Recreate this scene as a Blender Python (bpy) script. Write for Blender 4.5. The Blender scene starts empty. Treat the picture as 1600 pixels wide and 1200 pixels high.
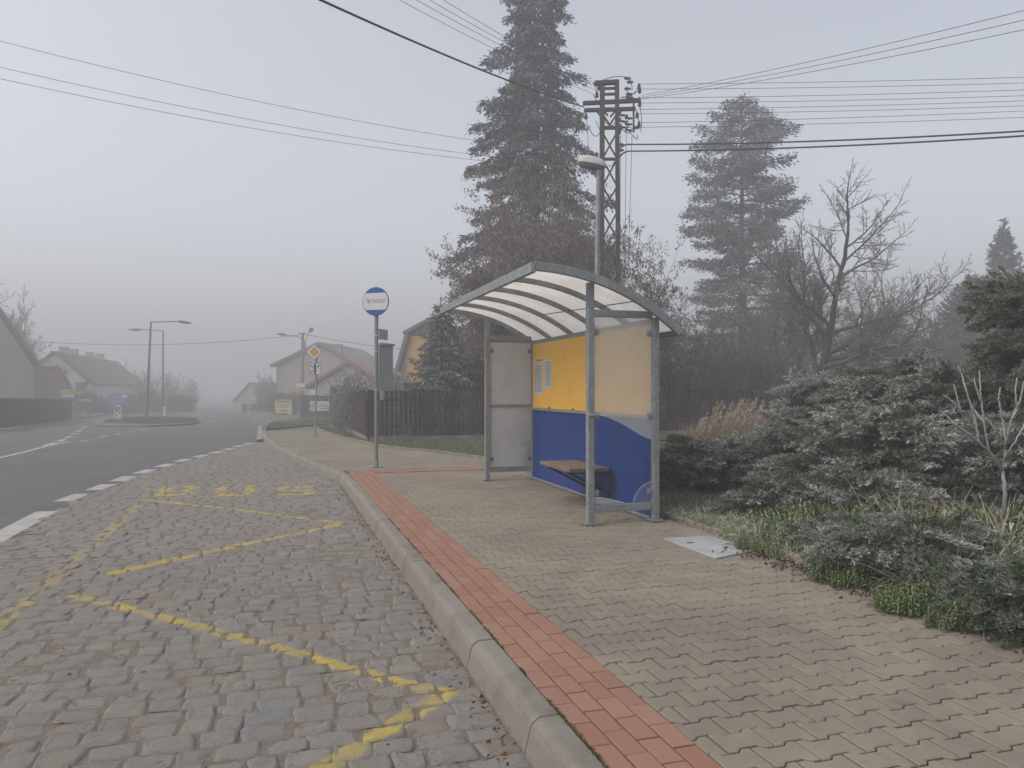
import bpy, math, random
import numpy as np
from mathutils import Vector, Matrix

# ------------------------------------------------------------------ camera, light, exposure
SC = bpy.context.scene
COL = SC.collection
TH = math.radians(17.1)            # the street runs 17 degrees left of the view
CAMH = 1.51
F_ = (math.sin(TH), math.cos(TH)); R_ = (math.cos(TH), -math.sin(TH))
cam = bpy.data.cameras.new('camera'); cam.lens = 27; cam.sensor_width = 36
cam.clip_start = 0.05; cam.clip_end = 3000
camo = bpy.data.objects.new('camera', cam); COL.objects.link(camo)
camo.location = (0, 0, CAMH); camo.rotation_euler = (math.radians(90.38), 0, -TH)
SC.camera = camo
SUN_EL, SUN_AZ = math.radians(50), math.radians(264)
W = bpy.data.worlds.new('World'); SC.world = W; W.use_nodes = True
nt = W.node_tree; bg = nt.nodes['Background']
sky = nt.nodes.new('ShaderNodeTexSky'); sky.sky_type = 'NISHITA'; sky.sun_disc = False
sky.sun_elevation = SUN_EL; sky.sun_rotation = SUN_AZ; sky.dust_density = 2.5; sky.air_density = 1.0
hs = nt.nodes.new('ShaderNodeHueSaturation'); hs.inputs['Saturation'].default_value = 0.36
nt.links.new(sky.outputs[0], hs.inputs['Color']); nt.links.new(hs.outputs[0], bg.inputs[0])
bg.inputs[1].default_value = 0.148
sun = bpy.data.lights.new('sun', 'SUN'); sun.energy = 1.0; sun.angle = math.radians(45); sun.color = (1, .88, .74)
suno = bpy.data.objects.new('sun', sun); COL.objects.link(suno)
suno.rotation_euler = (math.radians(90) - SUN_EL, 0, math.radians(180) - SUN_AZ)
SC.view_settings.view_transform = 'Standard'; SC.view_settings.look = 'None'
SC.view_settings.exposure = 0.63; SC.view_settings.gamma = 1
SC.cycles.volume_bounces = 3; SC.cycles.max_bounces = 8; SC.cycles.transparent_max_bounces = 12
SC.cycles.use_denoising = True
try: SC.cycles.denoiser = 'OPENIMAGEDENOISE'
except Exception: pass
FOG_DENSITY = 0.0100

# ------------------------------------------------------------------ ground shape and photo geometry
def g(y):
    """height of the road surface: the street falls gently away beyond the bus bay"""
    y = np.asarray(y, float)
    q = np.clip(y - 14, 0, 10)
    z = -0.015 * q * q / 20 - 0.015 * np.clip(y - 24, 0, 96)
    return z
def gf(y): return float(g(y))
def at(px, py, Z):
    """the point seen at px,py of the 1600x1200 photograph, Z metres in front of the lens"""
    X = (px - 800) / 1200 * Z
    return (F_[0]*Z + R_[0]*X, F_[1]*Z + R_[1]*X, CAMH + (608 - py) / 1200 * Z)
def on(px, Z, off=0.0):
    X = (px - 800) / 1200 * Z
    x, y = F_[0]*Z + R_[0]*X, F_[1]*Z + R_[1]*X
    return (x, y, gf(y) + off)
def gr(px, py, off=0.0):
    z = off
    for _ in range(30):
        Z = 1200 * (CAMH - z) / max(py - 608, 1.0)
        x, y, _z = at(px, py, Z)
        z = 0.5 * z + 0.5 * (gf(y) + off)
    return at(px, py, Z)
PV = 0.16                                                          # pavement above road

# ------------------------------------------------------------------ materials
MATS = {}
class NT:
    def __init__(s, name):
        s.m = bpy.data.materials.new(name); s.m.use_nodes = True; s.t = s.m.node_tree
        s.b = s.t.nodes['Principled BSDF']; s.out = s.t.nodes['Material Output']
    def n(s, typ, **kw):
        o = s.t.nodes.new(typ)
        for k, v in kw.items(): setattr(o, k, v)
        return o
    def l(s, a, b): s.t.links.new(a, b)
    def coord(s, kind='Object'): return s.n('ShaderNodeTexCoord').outputs[kind]
    def noise(s, scale, detail=4, rough=.55, co=None, dist=0):
        o = s.n('ShaderNodeTexNoise'); o.inputs['Scale'].default_value = scale; o.inputs['Detail'].default_value = detail
        o.inputs['Roughness'].default_value = rough; o.inputs['Distortion'].default_value = dist
        if co is not None: s.l(co, o.inputs['Vector'])
        return o.outputs['Fac']
    def rng(s, v, a, b, c=0., d=1.):
        o = s.n('ShaderNodeMapRange'); o.inputs[1].default_value = a; o.inputs[2].default_value = b
        o.inputs[3].default_value = c; o.inputs[4].default_value = d; s.l(v, o.inputs[0]); return o.outputs[0]
    def math(s, op, a, b=None, c=None):
        o = s.n('ShaderNodeMath', operation=op)
        for i, v in enumerate((a, b, c)):
            if v is None: continue
            if isinstance(v, (int, float)): o.inputs[i].default_value = v
            else: s.l(v, o.inputs[i])
        return o.outputs[0]
    def mix(s, f, a, b, mode='MIX'):
        o = s.n('ShaderNodeMix', data_type='RGBA', blend_type=mode)
        for i, v in ((0, f), (6, a), (7, b)):
            if isinstance(v, (int, float)): o.inputs[i].default_value = v
            elif isinstance(v, (tuple, list)): o.inputs[i].default_value = (*v, 1)[:4]
            else: s.l(v, o.inputs[i])
        return o.outputs[2]
    def island(s): return s.n('ShaderNodeNewGeometry').outputs['Random Per Island']
    def attr(s, name): return s.n('ShaderNodeAttribute', attribute_name=name).outputs['Fac']
    def bump(s, h, strength, dist=.01):
        o = s.n('ShaderNodeBump'); o.inputs['Strength'].default_value = strength; o.inputs['Distance'].default_value = dist
        s.l(h, o.inputs['Height']); s.l(o.outputs[0], s.b.inputs['Normal'])
    def col(s, c):
        if isinstance(c, (tuple, list)): s.b.inputs['Base Color'].default_value = (*c, 1)
        else: s.l(c, s.b.inputs['Base Color'])
    def set(s, rough=.7, metallic=0., spec=.3):
        s.b.inputs['Roughness'].default_value = rough; s.b.inputs['Metallic'].default_value = metallic
        s.b.inputs['Specular IOR Level'].default_value = spec

def M(name, c1, c2=None, scale=6, rough=.7, metallic=0., bump=0., bscale=60, island=0., frost=None, spec=.3, fine=0., stain=None, sscale=1.2):
    """two-tone noisy paint / stone / bark / leaf; frost mixes in a colour by the mesh attribute 'frost'"""
    if name in MATS: return MATS[name]
    t = NT(name); co = t.coord()
    c2 = c2 or tuple(v * .8 for v in c1)
    f = t.rng(t.noise(scale, 5, .6, co), .3, .7)
    c = t.mix(f, c1, c2)
    if fine:
        k = t.rng(t.noise(bscale * 3, 2, .5, co), .25, .75, 1 - fine, 1 + fine); 
        k2 = t.n('ShaderNodeCombineXYZ'); [t.l(k, k2.inputs[i]) for i in range(3)]
        c = t.mix(1., c, k2.outputs[0], 'MULTIPLY')
    if island:
        k = t.rng(t.island(), 0, 1, 1 - island, 1 + island)
        k2 = t.n('ShaderNodeCombineXYZ'); [t.l(k, k2.inputs[i]) for i in range(3)]
        c = t.mix(1., c, k2.outputs[0], 'MULTIPLY')
    if stain:
        c = t.mix(t.rng(t.noise(sscale, 6, .65, co, .6), .52, .72), c, stain)
    if frost:
        c = t.mix(t.attr('frost'), c, frost)
    t.col(c); t.set(rough, metallic, spec)
    if bump: t.bump(t.noise(bscale, 4, .6, co), bump)
    MATS[name] = t.m
    return t.m

# ------------------------------------------------------------------ meshes and objects
LOC = {}
def rootloc(o):
    while o is not None and o.parent is not None: o = o.parent
    return LOC.get(o.name, (0, 0, 0)) if o is not None else (0, 0, 0)
def tag(o, label=None, cat=None, group=None, kind=None):
    if label: o['label'] = label
    if cat: o['category'] = cat
    if group: o['group'] = group
    if kind: o['kind'] = kind
    return o
def thing(name, label, cat, loc, group=None):
    o = bpy.data.objects.new(name, None); COL.objects.link(o); o.location = loc; o.empty_display_size = .2
    LOC[o.name] = tuple(loc); tag(o, label, cat, group)
    return o
def link(name, me, mat, parent=None, bevel=0., smooth=False):
    o = bpy.data.objects.new(name, me); COL.objects.link(o)
    if mat: 
        for m_ in (mat if isinstance(mat, (list, tuple)) else [mat]): me.materials.append(m_)
    if parent is not None: o.parent = parent
    if smooth: me.polygons.foreach_set('use_smooth', np.ones(len(me.polygons), bool))
    if bevel:
        b = o.modifiers.new('bevel', 'BEVEL'); b.width = bevel; b.segments = 2; b.limit_method = 'ANGLE'; b.angle_limit = math.radians(40)
    return o
def np_mesh(name, V, Fs, attrs=None, mi=None):
    """V (n,3); Fs: list of (m,k) index arrays"""
    me = bpy.data.meshes.new(name); V = np.asarray(V, np.float32)
    me.vertices.add(len(V)); me.vertices.foreach_set('co', V.ravel())
    Fs = [np.asarray(f, np.int32) for f in Fs if len(f)]
    loops = np.concatenate([f.ravel() for f in Fs]); tot = np.concatenate([np.full(len(f), f.shape[1], np.int32) for f in Fs])
    start = np.concatenate([[0], np.cumsum(tot)[:-1]]).astype(np.int32)
    me.loops.add(len(loops)); me.loops.foreach_set('vertex_index', loops)
    me.polygons.add(len(tot)); me.polygons.foreach_set('loop_start', start); me.polygons.foreach_set('loop_total', tot)
    if mi is not None: me.polygons.foreach_set('material_index', np.asarray(mi, np.int32))
    for k, v in (attrs or {}).items():
        a = me.attributes.new(k, 'FLOAT', 'POINT'); a.data.foreach_set('value', np.asarray(v, np.float32))
    me.update(calc_edges=True); me.validate()
    return me

class MB:
    def __init__(s): s.v = []; s.f = []
    def add(s, vs, fs):
        o = len(s.v); s.v += [tuple(map(float, p)) for p in vs]; s.f += [tuple(i + o for i in f) for f in fs]; return s
    def box(s, c, size, rz=0., R=None):
        hx, hy, hz = (d / 2 for d in size); P = []
        for sx, sy, sz in ((-1,-1,-1),(1,-1,-1),(1,1,-1),(-1,1,-1),(-1,-1,1),(1,-1,1),(1,1,1),(-1,1,1)):
            p = Vector((sx*hx, sy*hy, sz*hz))
            if R is not None: p = R @ p
            elif rz: p = Matrix.Rotation(rz, 3, 'Z') @ p
            P.append((c[0]+p.x, c[1]+p.y, c[2]+p.z))
        return s.add(P, [(3,2,1,0),(4,5,6,7),(0,1,5,4),(1,2,6,5),(2,3,7,6),(3,0,4,7)])
    def bar(s, p, q, w, h, up=(0, 0, 1)):
        p, q = Vector(p), Vector(q); d = (q - p).normalized(); u = Vector(up)
        sd = d.cross(u)
        if sd.length < 1e-4: sd = d.cross(Vector((1, 0, 0)))
        sd.normalize(); u = sd.cross(d)
        P = [o + sd*a*w/2 + u*b*h/2 for o in (p, q) for a, b in ((-1,-1),(1,-1),(1,1),(-1,1))]
        return s.add(P, [(0,1,2,3),(7,6,5,4),(0,4,5,1),(1,5,6,2),(2,6,7,3),(3,7,4,0)])
    def tube(s, pts, r, n=8, cap=True):
        pts = [Vector(p) for p in pts]; r = r if isinstance(r, (list, tuple)) else [r]*len(pts)
        P = []; prev = None
        for i, p in enumerate(pts):
            d = (pts[min(i+1, len(pts)-1)] - pts[max(i-1, 0)]).normalized()
            if prev is None:
                a = d.cross(Vector((0, 0, 1)));  a = a if a.length > .01 else d.cross(Vector((1, 0, 0)))
            else: a = prev - d * prev.dot(d)
            a.normalize(); prev = a; b = d.cross(a)
            P += [p + (a*math.cos(2*math.pi*k/n) + b*math.sin(2*math.pi*k/n)) * r[i] for k in range(n)]
        Fq = [(i*n+k, i*n+(k+1) % n, (i+1)*n+(k+1) % n, (i+1)*n+k) for i in range(len(pts)-1) for k in range(n)]
        if cap: Fq += [tuple(range(n))[::-1], tuple((len(pts)-1)*n + k for k in range(n))]
        return s.add(P, Fq)
    def prism(s, poly, ax, ay, az, o):
        """polygon (list of 2-D points) in the plane ax,ay at o, pushed along az"""
        ax, ay, az, o = Vector(ax), Vector(ay), Vector(az), Vector(o); n = len(poly)
        P = [o + ax*a + ay*b for a, b in poly] + [o + ax*a + ay*b + az for a, b in poly]
        return s.add(P, [tuple(range(n))[::-1], tuple(range(n, 2*n))] + [(i, (i+1) % n, n+(i+1) % n, n+i) for i in range(n)])
    def lathe(s, prof, c, axis=(0, 0, 1), n=12):
        az = Vector(axis).normalized(); a = az.cross(Vector((0, 1, .01))); a.normalize(); b = az.cross(a); c = Vector(c)
        P = [c + az*h + (a*math.cos(2*math.pi*k/n) + b*math.sin(2*math.pi*k/n))*r for r, h in prof for k in range(n)]
        m = len(prof)
        return s.add(P, [(i*n+k, i*n+(k+1) % n, (i+1)*n+(k+1) % n, (i+1)*n+k) for i in range(m-1) for k in range(n)] + [tuple(range(n))[::-1], tuple((m-1)*n+k for k in range(n))])
    def sheet(s, pts): return s.add(pts, [tuple(range(len(pts)))])
    def build(s, name, mat, parent=None, bevel=0., smooth=False):
        o = rootloc(parent); me = bpy.data.meshes.new(name)
        me.from_pydata([(x-o[0], y-o[1], z-o[2]) for x, y, z in s.v], [], s.f); me.update()
        return link(name, me, mat, parent, bevel, smooth)
def text_mb(txt, size, o, ax, ay, depth=.001):
    """flat lettering centred at o with its baseline along ax"""
    cu = bpy.data.curves.new('lettering', 'FONT'); cu.body = txt; cu.size = size; cu.align_x = 'CENTER'; cu.align_y = 'CENTER'
    ob = bpy.data.objects.new('lettering', cu); COL.objects.link(ob)
    dg = bpy.context.evaluated_depsgraph_get(); me = bpy.data.meshes.new_from_object(ob.evaluated_get(dg))
    b = MB(); ax, ay, o = Vector(ax), Vector(ay), Vector(o)
    b.add([o + ax*v.co.x + ay*v.co.y for v in me.vertices], [tuple(p.vertices) for p in me.polygons])
    bpy.data.objects.remove(ob); bpy.data.meshes.remove(me); bpy.data.curves.remove(cu)
    return b
def struct(o): o['kind'] = 'structure'; return o

GALV = M('galvanised_steel', (.30, .32, .33), (.20, .215, .22), 22, .55, .35, .08, 90, fine=.12, stain=(.36, .37, .37), sscale=9)
ASPH = M('asphalt', (.115, .115, .118), (.095, .095, .098), .8, .85, bump=.25, bscale=180, fine=.25, stain=(.082, .082, .085), sscale=.35)
CONC = M('kerb_concrete', (.30, .285, .255), (.23, .215, .19), 3, .85, bump=.12, bscale=140, fine=.16, stain=(.17, .16, .14), sscale=2.2)
WHITE = M('road_paint', (.41, .405, .385), (.31, .305, .29), 5, .7, fine=.15, bscale=50, stain=(.2, .2, .2), sscale=6)
# ------------------------------------------------------------------ ground, road, bus bay, kerbs, pavement
rnd = random.Random(7); rs = np.random.RandomState(7)
def grid_sheet(name, xs, ys, dz, mat, noise=0.):
    xs, ys = np.asarray(xs, float), np.asarray(ys, float)
    X, Y = np.meshgrid(xs, ys); Z = g(Y) + dz + noise * rs.randn(*X.shape)
    nx, ny = len(xs), len(ys); i = np.arange(nx*ny).reshape(ny, nx)
    Fq = np.stack([i[:-1,:-1], i[:-1,1:], i[1:,1:], i[1:,:-1]], -1).reshape(-1, 4)
    return struct(link(name, np_mesh(name, np.stack([X, Y, Z], -1).reshape(-1, 3), [Fq]), mat))
SOIL = M('grass_soil', (.055, .062, .03), (.09, .075, .05), 3, .95, bump=.4, bscale=30, fine=.3, stain=(.10, .11, .09), sscale=1.5)
YS = list(np.arange(-20, 14, 4)) + list(np.arange(14, 26, 1)) + list(np.arange(26, 130, 6)) + [160, 260, 420, 700]
grid_sheet('ground', np.linspace(-600, 600, 25), YS, -.05, SOIL)
YR = [v for v in YS if v <= 260]
grid_sheet('road', np.linspace(-60, 50, 12), YR, 0., ASPH)

def slab(name, poly, dz, mat, h=.2, cell=None):
    """raised flat area following the fall of the street; poly in world x,y (counter-clockwise), with a skirt"""
    import bmesh
    bm = bmesh.new(); vs = [bm.verts.new((x, y, 0)) for x, y in poly]; bm.faces.new(vs)
    for c in [v for v in YS if min(p[1] for p in poly) < v < max(p[1] for p in poly)]:
        bmesh.ops.bisect_plane(bm, geom=bm.verts[:]+bm.edges[:]+bm.faces[:], plane_co=(0, c, 0), plane_no=(0, 1, 0))
    be = [e for e in bm.edges if len(e.link_faces) == 1]
    for v in bm.verts: v.co.z = gf(v.co.y) + dz
    r = bmesh.ops.extrude_edge_only(bm, edges=be)
    for v in [e for e in r['geom'] if isinstance(e, bmesh.types.BMVert)]: v.co.z -= h
    bmesh.ops.triangulate(bm, faces=[f for f in bm.faces if len(f.verts) > 4])
    me = bpy.data.meshes.new(name); bm.to_mesh(me); bm.free()
    return struct(link(name, me, mat))

# --- plan lines (world x, y)
def xy(p): return (p[0], p[1])
KERB = [(1.0, -2.0), (1.0, 12.3), (.96, 12.75)] + [xy(gr(px, py, PV)) for px, py in ((500, 729), (465, 713), (432, 698), (414, 684), (409, 672))]
BAYL = [(-2.47, -2.0)] + [(-2.47, 9.0)] + [xy(gr(px, py)) for px, py in ((118, 786), (165, 768), (230, 742), (300, 720), (360, 705), (406, 692))]
EDGE = [(3.92, -3.0), (3.92, 5.0), (3.92, 11.0)] + [xy(gr(px, py, PV)) for px, py in ((757, 717), (680, 707), (600, 699), (555, 689), (520, 680), (497, 671), (490, 667))]
def interp_x(line, y):
    ys = [p[1] for p in line]; xs = [p[0] for p in line]
    return float(np.interp(y, ys, xs))

# --- setts of the bus bay: every stone modelled, yellow paint lies on the stones
PAINT = []
def pl(*pts, w=.12, k=1.):
    P = [gr(px, py, .02)[:2] for px, py in pts]
    for a, b in zip(P, P[1:]): PAINT.append((a, b, w/2, k))
pl((-120, 1075), (0, 972), (110, 882), (222, 784), w=.15, k=.82)
pl((222, 784), (232, 764), w=.13, k=.72)
pl((118, 930), (300, 974), (470, 1020), (678, 1078), w=.125, k=.98)
pl((702, 1078), (620, 1128), (500, 1200), (430, 1250), w=.13, k=.98)
pl((540, 817), (350, 856), (180, 893), w=.13, k=1.08)
pl((226, 780), (380, 797), (540, 817), w=.13, k=1.06)
pl((232, 763), (512, 751), w=.10, k=.93)
pl((250, 777), (520, 769), w=.10, k=.96)
pl((60, 916), (122, 930), w=.1, k=.55)
LET = {'B': [(0,0,0,1), (0,1,.8,1), (.8,1,1,.85), (1,.85,1,.65), (1,.65,.8,.52), (0,.52,.8,.52), (.8,.52,1,.38), (1,.38,1,.15), (1,.15,.8,0), (0,0,.8,0)],
       'U': [(0,1,0,.15), (0,.15,.2,0), (.2,0,.8,0), (.8,0,1,.15), (1,.15,1,1)],
       'S': [(1,.9,.8,1), (.8,1,.2,1), (.2,1,0,.85), (0,.85,0,.65), (0,.65,.2,.52), (.2,.52,.8,.48), (.8,.48,1,.35), (1,.35,1,.15), (1,.15,.8,0), (.8,0,0,0)]}
for ch, xa, xb in (('B', 256, 300), ('U', 344, 390), ('S', 441, 484)):
    a, b = gr(xa, 768, .02), gr(xb, 766, .02); y0, y1 = gr((xa+xb)/2, 772, .02)[1], gr((xa+xb)/2, 760, .02)[1]
    for u0, v0, u1, v1 in LET[ch]:
        PAINT.append(((a[0]+(b[0]-a[0])*u0, y0+(y1-y0)*v0), (a[0]+(b[0]-a[0])*u1, y0+(y1-y0)*v1), .088, 1.03))
def paint_at(X, Y):
    out = np.zeros_like(X)
    for (ax, ay), (bx, by), hw, k in PAINT:
        dx, dy = bx-ax, by-ay; L2 = dx*dx+dy*dy
        t = np.clip(((X-ax)*dx+(Y-ay)*dy)/L2, 0, 1)
        d = np.hypot(X-ax-t*dx, Y-ay-t*dy)
        out = np.maximum(out, k*np.clip((hw+.012-d)/.024, 0, 1))
    return out
def setts():
    Vs, Fs, A = [], [], []; off = 0
    y = -.6
    while y < 23.6:
        ph = rnd.uniform(.128, .160); x = interp_x(BAYL, y) + rnd.uniform(-.12, .02); xr = interp_x(KERB, y) - .02
        near = y < 7.5
        nx, ny = (11, 9) if near else ((8, 6) if y < 14 else (5, 4))
        while x < xr - .05:
            w = rnd.uniform(.13, .225)
            if xr - (x+w) < .09: w = xr - x
            gap = rnd.uniform(.0, .0035)
            u = np.linspace(-1, 1, nx); v = np.linspace(-1, 1, ny)
            # dense rows at the rim for the worn round edge
            u = np.sign(u)*np.abs(u)**.6; v = np.sign(v)*np.abs(v)**.6
            U, Vv = np.meshgrid(u, v)
            cx, cy = x+w/2, y+ph/2
            sk = rnd.uniform(-.05, .05); sk2 = rnd.uniform(-.06, .06)
            jx = [rnd.uniform(-.018, .018) for _ in range(4)]; jy = [rnd.uniform(-.011, .011) for _ in range(4)]
            b4 = [(1-U)*(1-Vv)/4, (1+U)*(1-Vv)/4, (1+U)*(1+Vv)/4, (1-U)*(1+Vv)/4]
            X = cx + U*(w/2-gap) + Vv*sk*.05 + sum(a*b for a, b in zip(jx, b4))
            wob = .006*math.sin(y*1.7)+.004*np.sin(X*2.3+y)
            # rounded corners in plan
            X = X - U*np.abs(U)**3*np.abs(Vv)**3*.005
            Y = cy + Vv*(ph/2-gap) + U*sk2*.06 + sum(a*b for a, b in zip(jy, b4)) + wob - Vv*np.abs(Vv)**3*np.abs(U)**3*.005
            e = np.maximum(np.abs(U), np.abs(Vv))
            rim = np.clip((e-.87)/.13, 0, 1)
            h = .017 + rnd.uniform(-.004, .004) + rnd.uniform(-.006, .006)*U + rnd.uniform(-.006, .006)*Vv - .003*(U*U+Vv*Vv)/2 - .0105*rim**2.2
            if near: h = h + .0034*rs.randn(*h.shape)*(1-rim*.5)
            Z = g(Y) + h
            i = np.arange(nx*ny).reshape(ny, nx)+off
            Fs.append(np.stack([i[:-1,:-1], i[:-1,1:], i[1:,1:], i[1:,:-1]], -1).reshape(-1, 4))
            Vs.append(np.stack([X, Y, Z], -1).reshape(-1, 3)); A.append(paint_at(X, Y).ravel()*(1-.35*rim.ravel())*rnd.uniform(.86, 1.04)); off += nx*ny
            x += w
        y += ph
    t = NT('granite_setts'); co = t.coord('Object')
    base = t.n('ShaderNodeValToRGB'); cr = base.color_ramp; cr.elements[0].color = (.205, .196, .178, 1); cr.elements[1].color = (.196, .172, .148, 1)
    for p, c in ((.3, (.176, .176, .172)), (.55, (.222, .207, .184)), (.75, (.190, .182, .172))):
        e = cr.elements.new(p); e.color = (*c, 1)
    t.l(t.island(), base.inputs[0])
    c = base.outputs[0]
    sp = t.rng(t.noise(190, 3, .7, co), .3, .7, .62, 1.38); k3 = t.n('ShaderNodeCombineXYZ'); [t.l(sp, k3.inputs[i]) for i in range(3)]
    c = t.mix(1., c, k3.outputs[0], 'MULTIPLY')
    c = t.mix(t.rng(t.noise(1.6, 7, .7, co, .6), .42, .72, 0, .75), c, (.205, .175, .140))
    c = t.mix(t.rng(t.noise(9, 5, .7, co), .62, .8, 0, .5), c, (.112, .098, .08))
    wear = t.math('ADD', t.math('MULTIPLY', t.noise(38, 6, .8, co), .85), t.math('MULTIPLY', t.noise(4, 3, .6, co), .40))
    m = t.rng(t.math('SUBTRACT', t.math('MULTIPLY', t.attr('paint'), .99), wear), .0, .42)
    ycol = t.mix(t.rng(t.noise(40, 4, .6, co), .35, .7), (.45, .345, .075), (.33, .265, .075))
    t.col(t.mix(m, c, ycol)); t.set(.75, 0, .25)
    t.bump(t.noise(110, 6, .75, co), .6, .008)
    me = np_mesh('bus_bay', np.concatenate(Vs), [np.concatenate(Fs)], {'paint': np.concatenate(A)})
    return struct(link('bus_bay', me, t.m, smooth=True))
setts()
JOINT = M('sett_joints', (.182, .155, .126), (.125, .103, .083), 24, .95, bump=.5, bscale=70, fine=.3, stain=(.17, .14, .105), sscale=5)
pj = [(interp_x(KERB, y)+.02, y) for y in np.linspace(-2, 23.6, 30)] + [(interp_x(BAYL, y), y) for y in np.linspace(23.6, -2, 30)]
from mathutils import noise as mnoise
def sandy_bed():
    ny, nx = 400, 60; V = []
    for y in np.linspace(-2, 23.6, ny):
        xa, xb = interp_x(BAYL, y), interp_x(KERB, y)+.02
        for k in range(nx):
            x = xa+(xb-xa)*k/(nx-1); n_ = mnoise.fractal(Vector((x*1.1, y*1.1, 3.)), .9, 2., 4)
            V.append((x, y, gf(y)+.0096+max(-.003, min(.0058, n_*.0065))))
    i = np.arange(nx*ny).reshape(ny, nx)
    struct(link('bus_bay_bed', np_mesh('bus_bay_bed', V, [np.stack([i[:-1,:-1], i[:-1,1:], i[1:,1:], i[1:,:-1]], -1).reshape(-1, 4)]), JOINT, smooth=True))
sandy_bed()

# --- kerb stones (sloped boarding kerb along the bay)
def kerb_line(name, line, prof, step, mat, lift=0., gap=.004):
    """prof: (offset to the right of travel, height); individual stones with open joints"""
    P = [Vector((x, y, 0)) for x, y in line]; d = [0]
    for a, b in zip(P, P[1:]): d.append(d[-1]+(b-a).length)
    def pos(s):
        for i in range(len(P)-1):
            if s <= d[i+1] or i == len(P)-2:
                k = (s-d[i])/(d[i+1]-d[i]); p = P[i].lerp(P[i+1], k); return p
    b = MB(); s = 0.; L = d[-1]
    while s < L-.05:
        e = min(s+step, L); a0, a1 = s+gap/2, e-gap/2; pts = [pos(a0), pos((a0+a1)/2), pos(a1)]
        V = []; jz = rnd.uniform(-.002, .002); jx = rnd.uniform(-.002, .002)
        for i, p in enumerate(pts):
            t = (pos(min(L, a0+(a1-a0)*i/2+.05))-pos(max(0, a0+(a1-a0)*i/2-.05))).normalized(); r = Vector((t.y, -t.x, 0))
            for o, h in prof: q = p+r*(o+jx); V.append((q.x, q.y, gf(q.y)+h+jz+lift))
        n = len(prof)
        b.add(V, [(i*n+k, i*n+k+1, (i+1)*n+k+1, (i+1)*n+k) for i in range(2) for k in range(n-1)] + [tuple(range(n))[::-1], tuple(2*n+k for k in range(n))])
        s = e
    o = b.build(name, mat, bevel=.003); return struct(o)
KCORE = M('kerb_joint', (.05, .045, .04), (.03, .028, .025), 10, .95)
KCON = M('boarding_kerb_concrete', (.225, .208, .18), (.185, .17, .145), 2, .85, bump=.15, bscale=160, fine=.16, stain=(.13, .115, .095), sscale=2.3)
kerb_line('kerb', KERB, [(-.03, -.05), (-.02, .03), (0.0, .115), (.012, .140), (.035, .158), (.05, PV+.002), (.128, PV+.002), (.128, .0)], 1.0, KCON, gap=.009)
kerb_line('kerb_bed', KERB, [(-.015, -.05), (.02, .11), (.045, .148), (.12, .148), (.12, .0)], .5, KCORE, gap=0.)

# --- interlocking concrete blocks of the pavement
BLK = [(-.1, -.0825), (-.06, -.0825), (-.035, -.0575), (.035, -.0575), (.06, -.0825), (.1, -.0825),
       (.1, .0825), (.06, .0825), (.035, .0575), (-.035, .0575), (-.06, .0825), (-.1, .0825)]
def clip_poly(poly, xmin, xmax):
    for s, c in ((1, xmin), (-1, -xmax)):
        out = []
        for i in range(len(poly)):
            a, b = poly[i-1], poly[i]; da, db = s*a[0]-c, s*b[0]-c
            if da >= 0: out.append(a)
            if (da < 0) != (db < 0): k = da/(da-db); out.append((a[0]+(b[0]-a[0])*k, a[1]+(b[1]-a[1])*k))
        poly = out
        if len(poly) < 3: return []
    q = []
    for p in poly:
        if not q or math.hypot(p[0]-q[-1][0], p[1]-q[-1][1]) > .002: q.append(p)
    return q if len(q) >= 3 else []
def block_mesh(b, poly, z, gap=.0045, bev=.006):
    """one paving block: chamfered top and sides"""
    n = len(poly); cx = sum(p[0] for p in poly)/n; cy = sum(p[1] for p in poly)/n
    def inset(d):
        out = []
        for i in range(n):
            p0, p1, p2 = poly[i-1], poly[i], poly[(i+1) % n]
            e1 = (p1[0]-p0[0], p1[1]-p0[1]); e2 = (p2[0]-p1[0], p2[1]-p1[1])
            l1, l2 = math.hypot(*e1) or 1, math.hypot(*e2) or 1
            n1 = (-e1[1]/l1, e1[0]/l1); n2 = (-e2[1]/l2, e2[0]/l2)
            den = 1+n1[0]*n2[0]+n1[1]*n2[1]; den = max(den, .35)
            out.append((p1[0]+d*(n1[0]+n2[0])/den, p1[1]+d*(n1[1]+n2[1])/den))
        return out
    A, B = inset(gap), inset(gap+bev)
    tx, ty = rnd.gauss(0, .005), rnd.gauss(0, .005)
    hz = lambda p: gf(p[1])+z+tx*(p[0]-cx)+ty*(p[1]-cy)
    V = [(x, y, hz((x, y))-.03) for x, y in A] + [(x, y, hz((x, y))-bev*.6) for x, y in A] + [(x, y, hz((x, y))) for x, y in B]
    b.add(V, [(k*n+i, k*n+(i+1) % n, (k+1)*n+(i+1) % n, (k+1)*n+i) for k in (0, 1) for i in range(n)] + [tuple(range(2*n, 3*n))])
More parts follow.
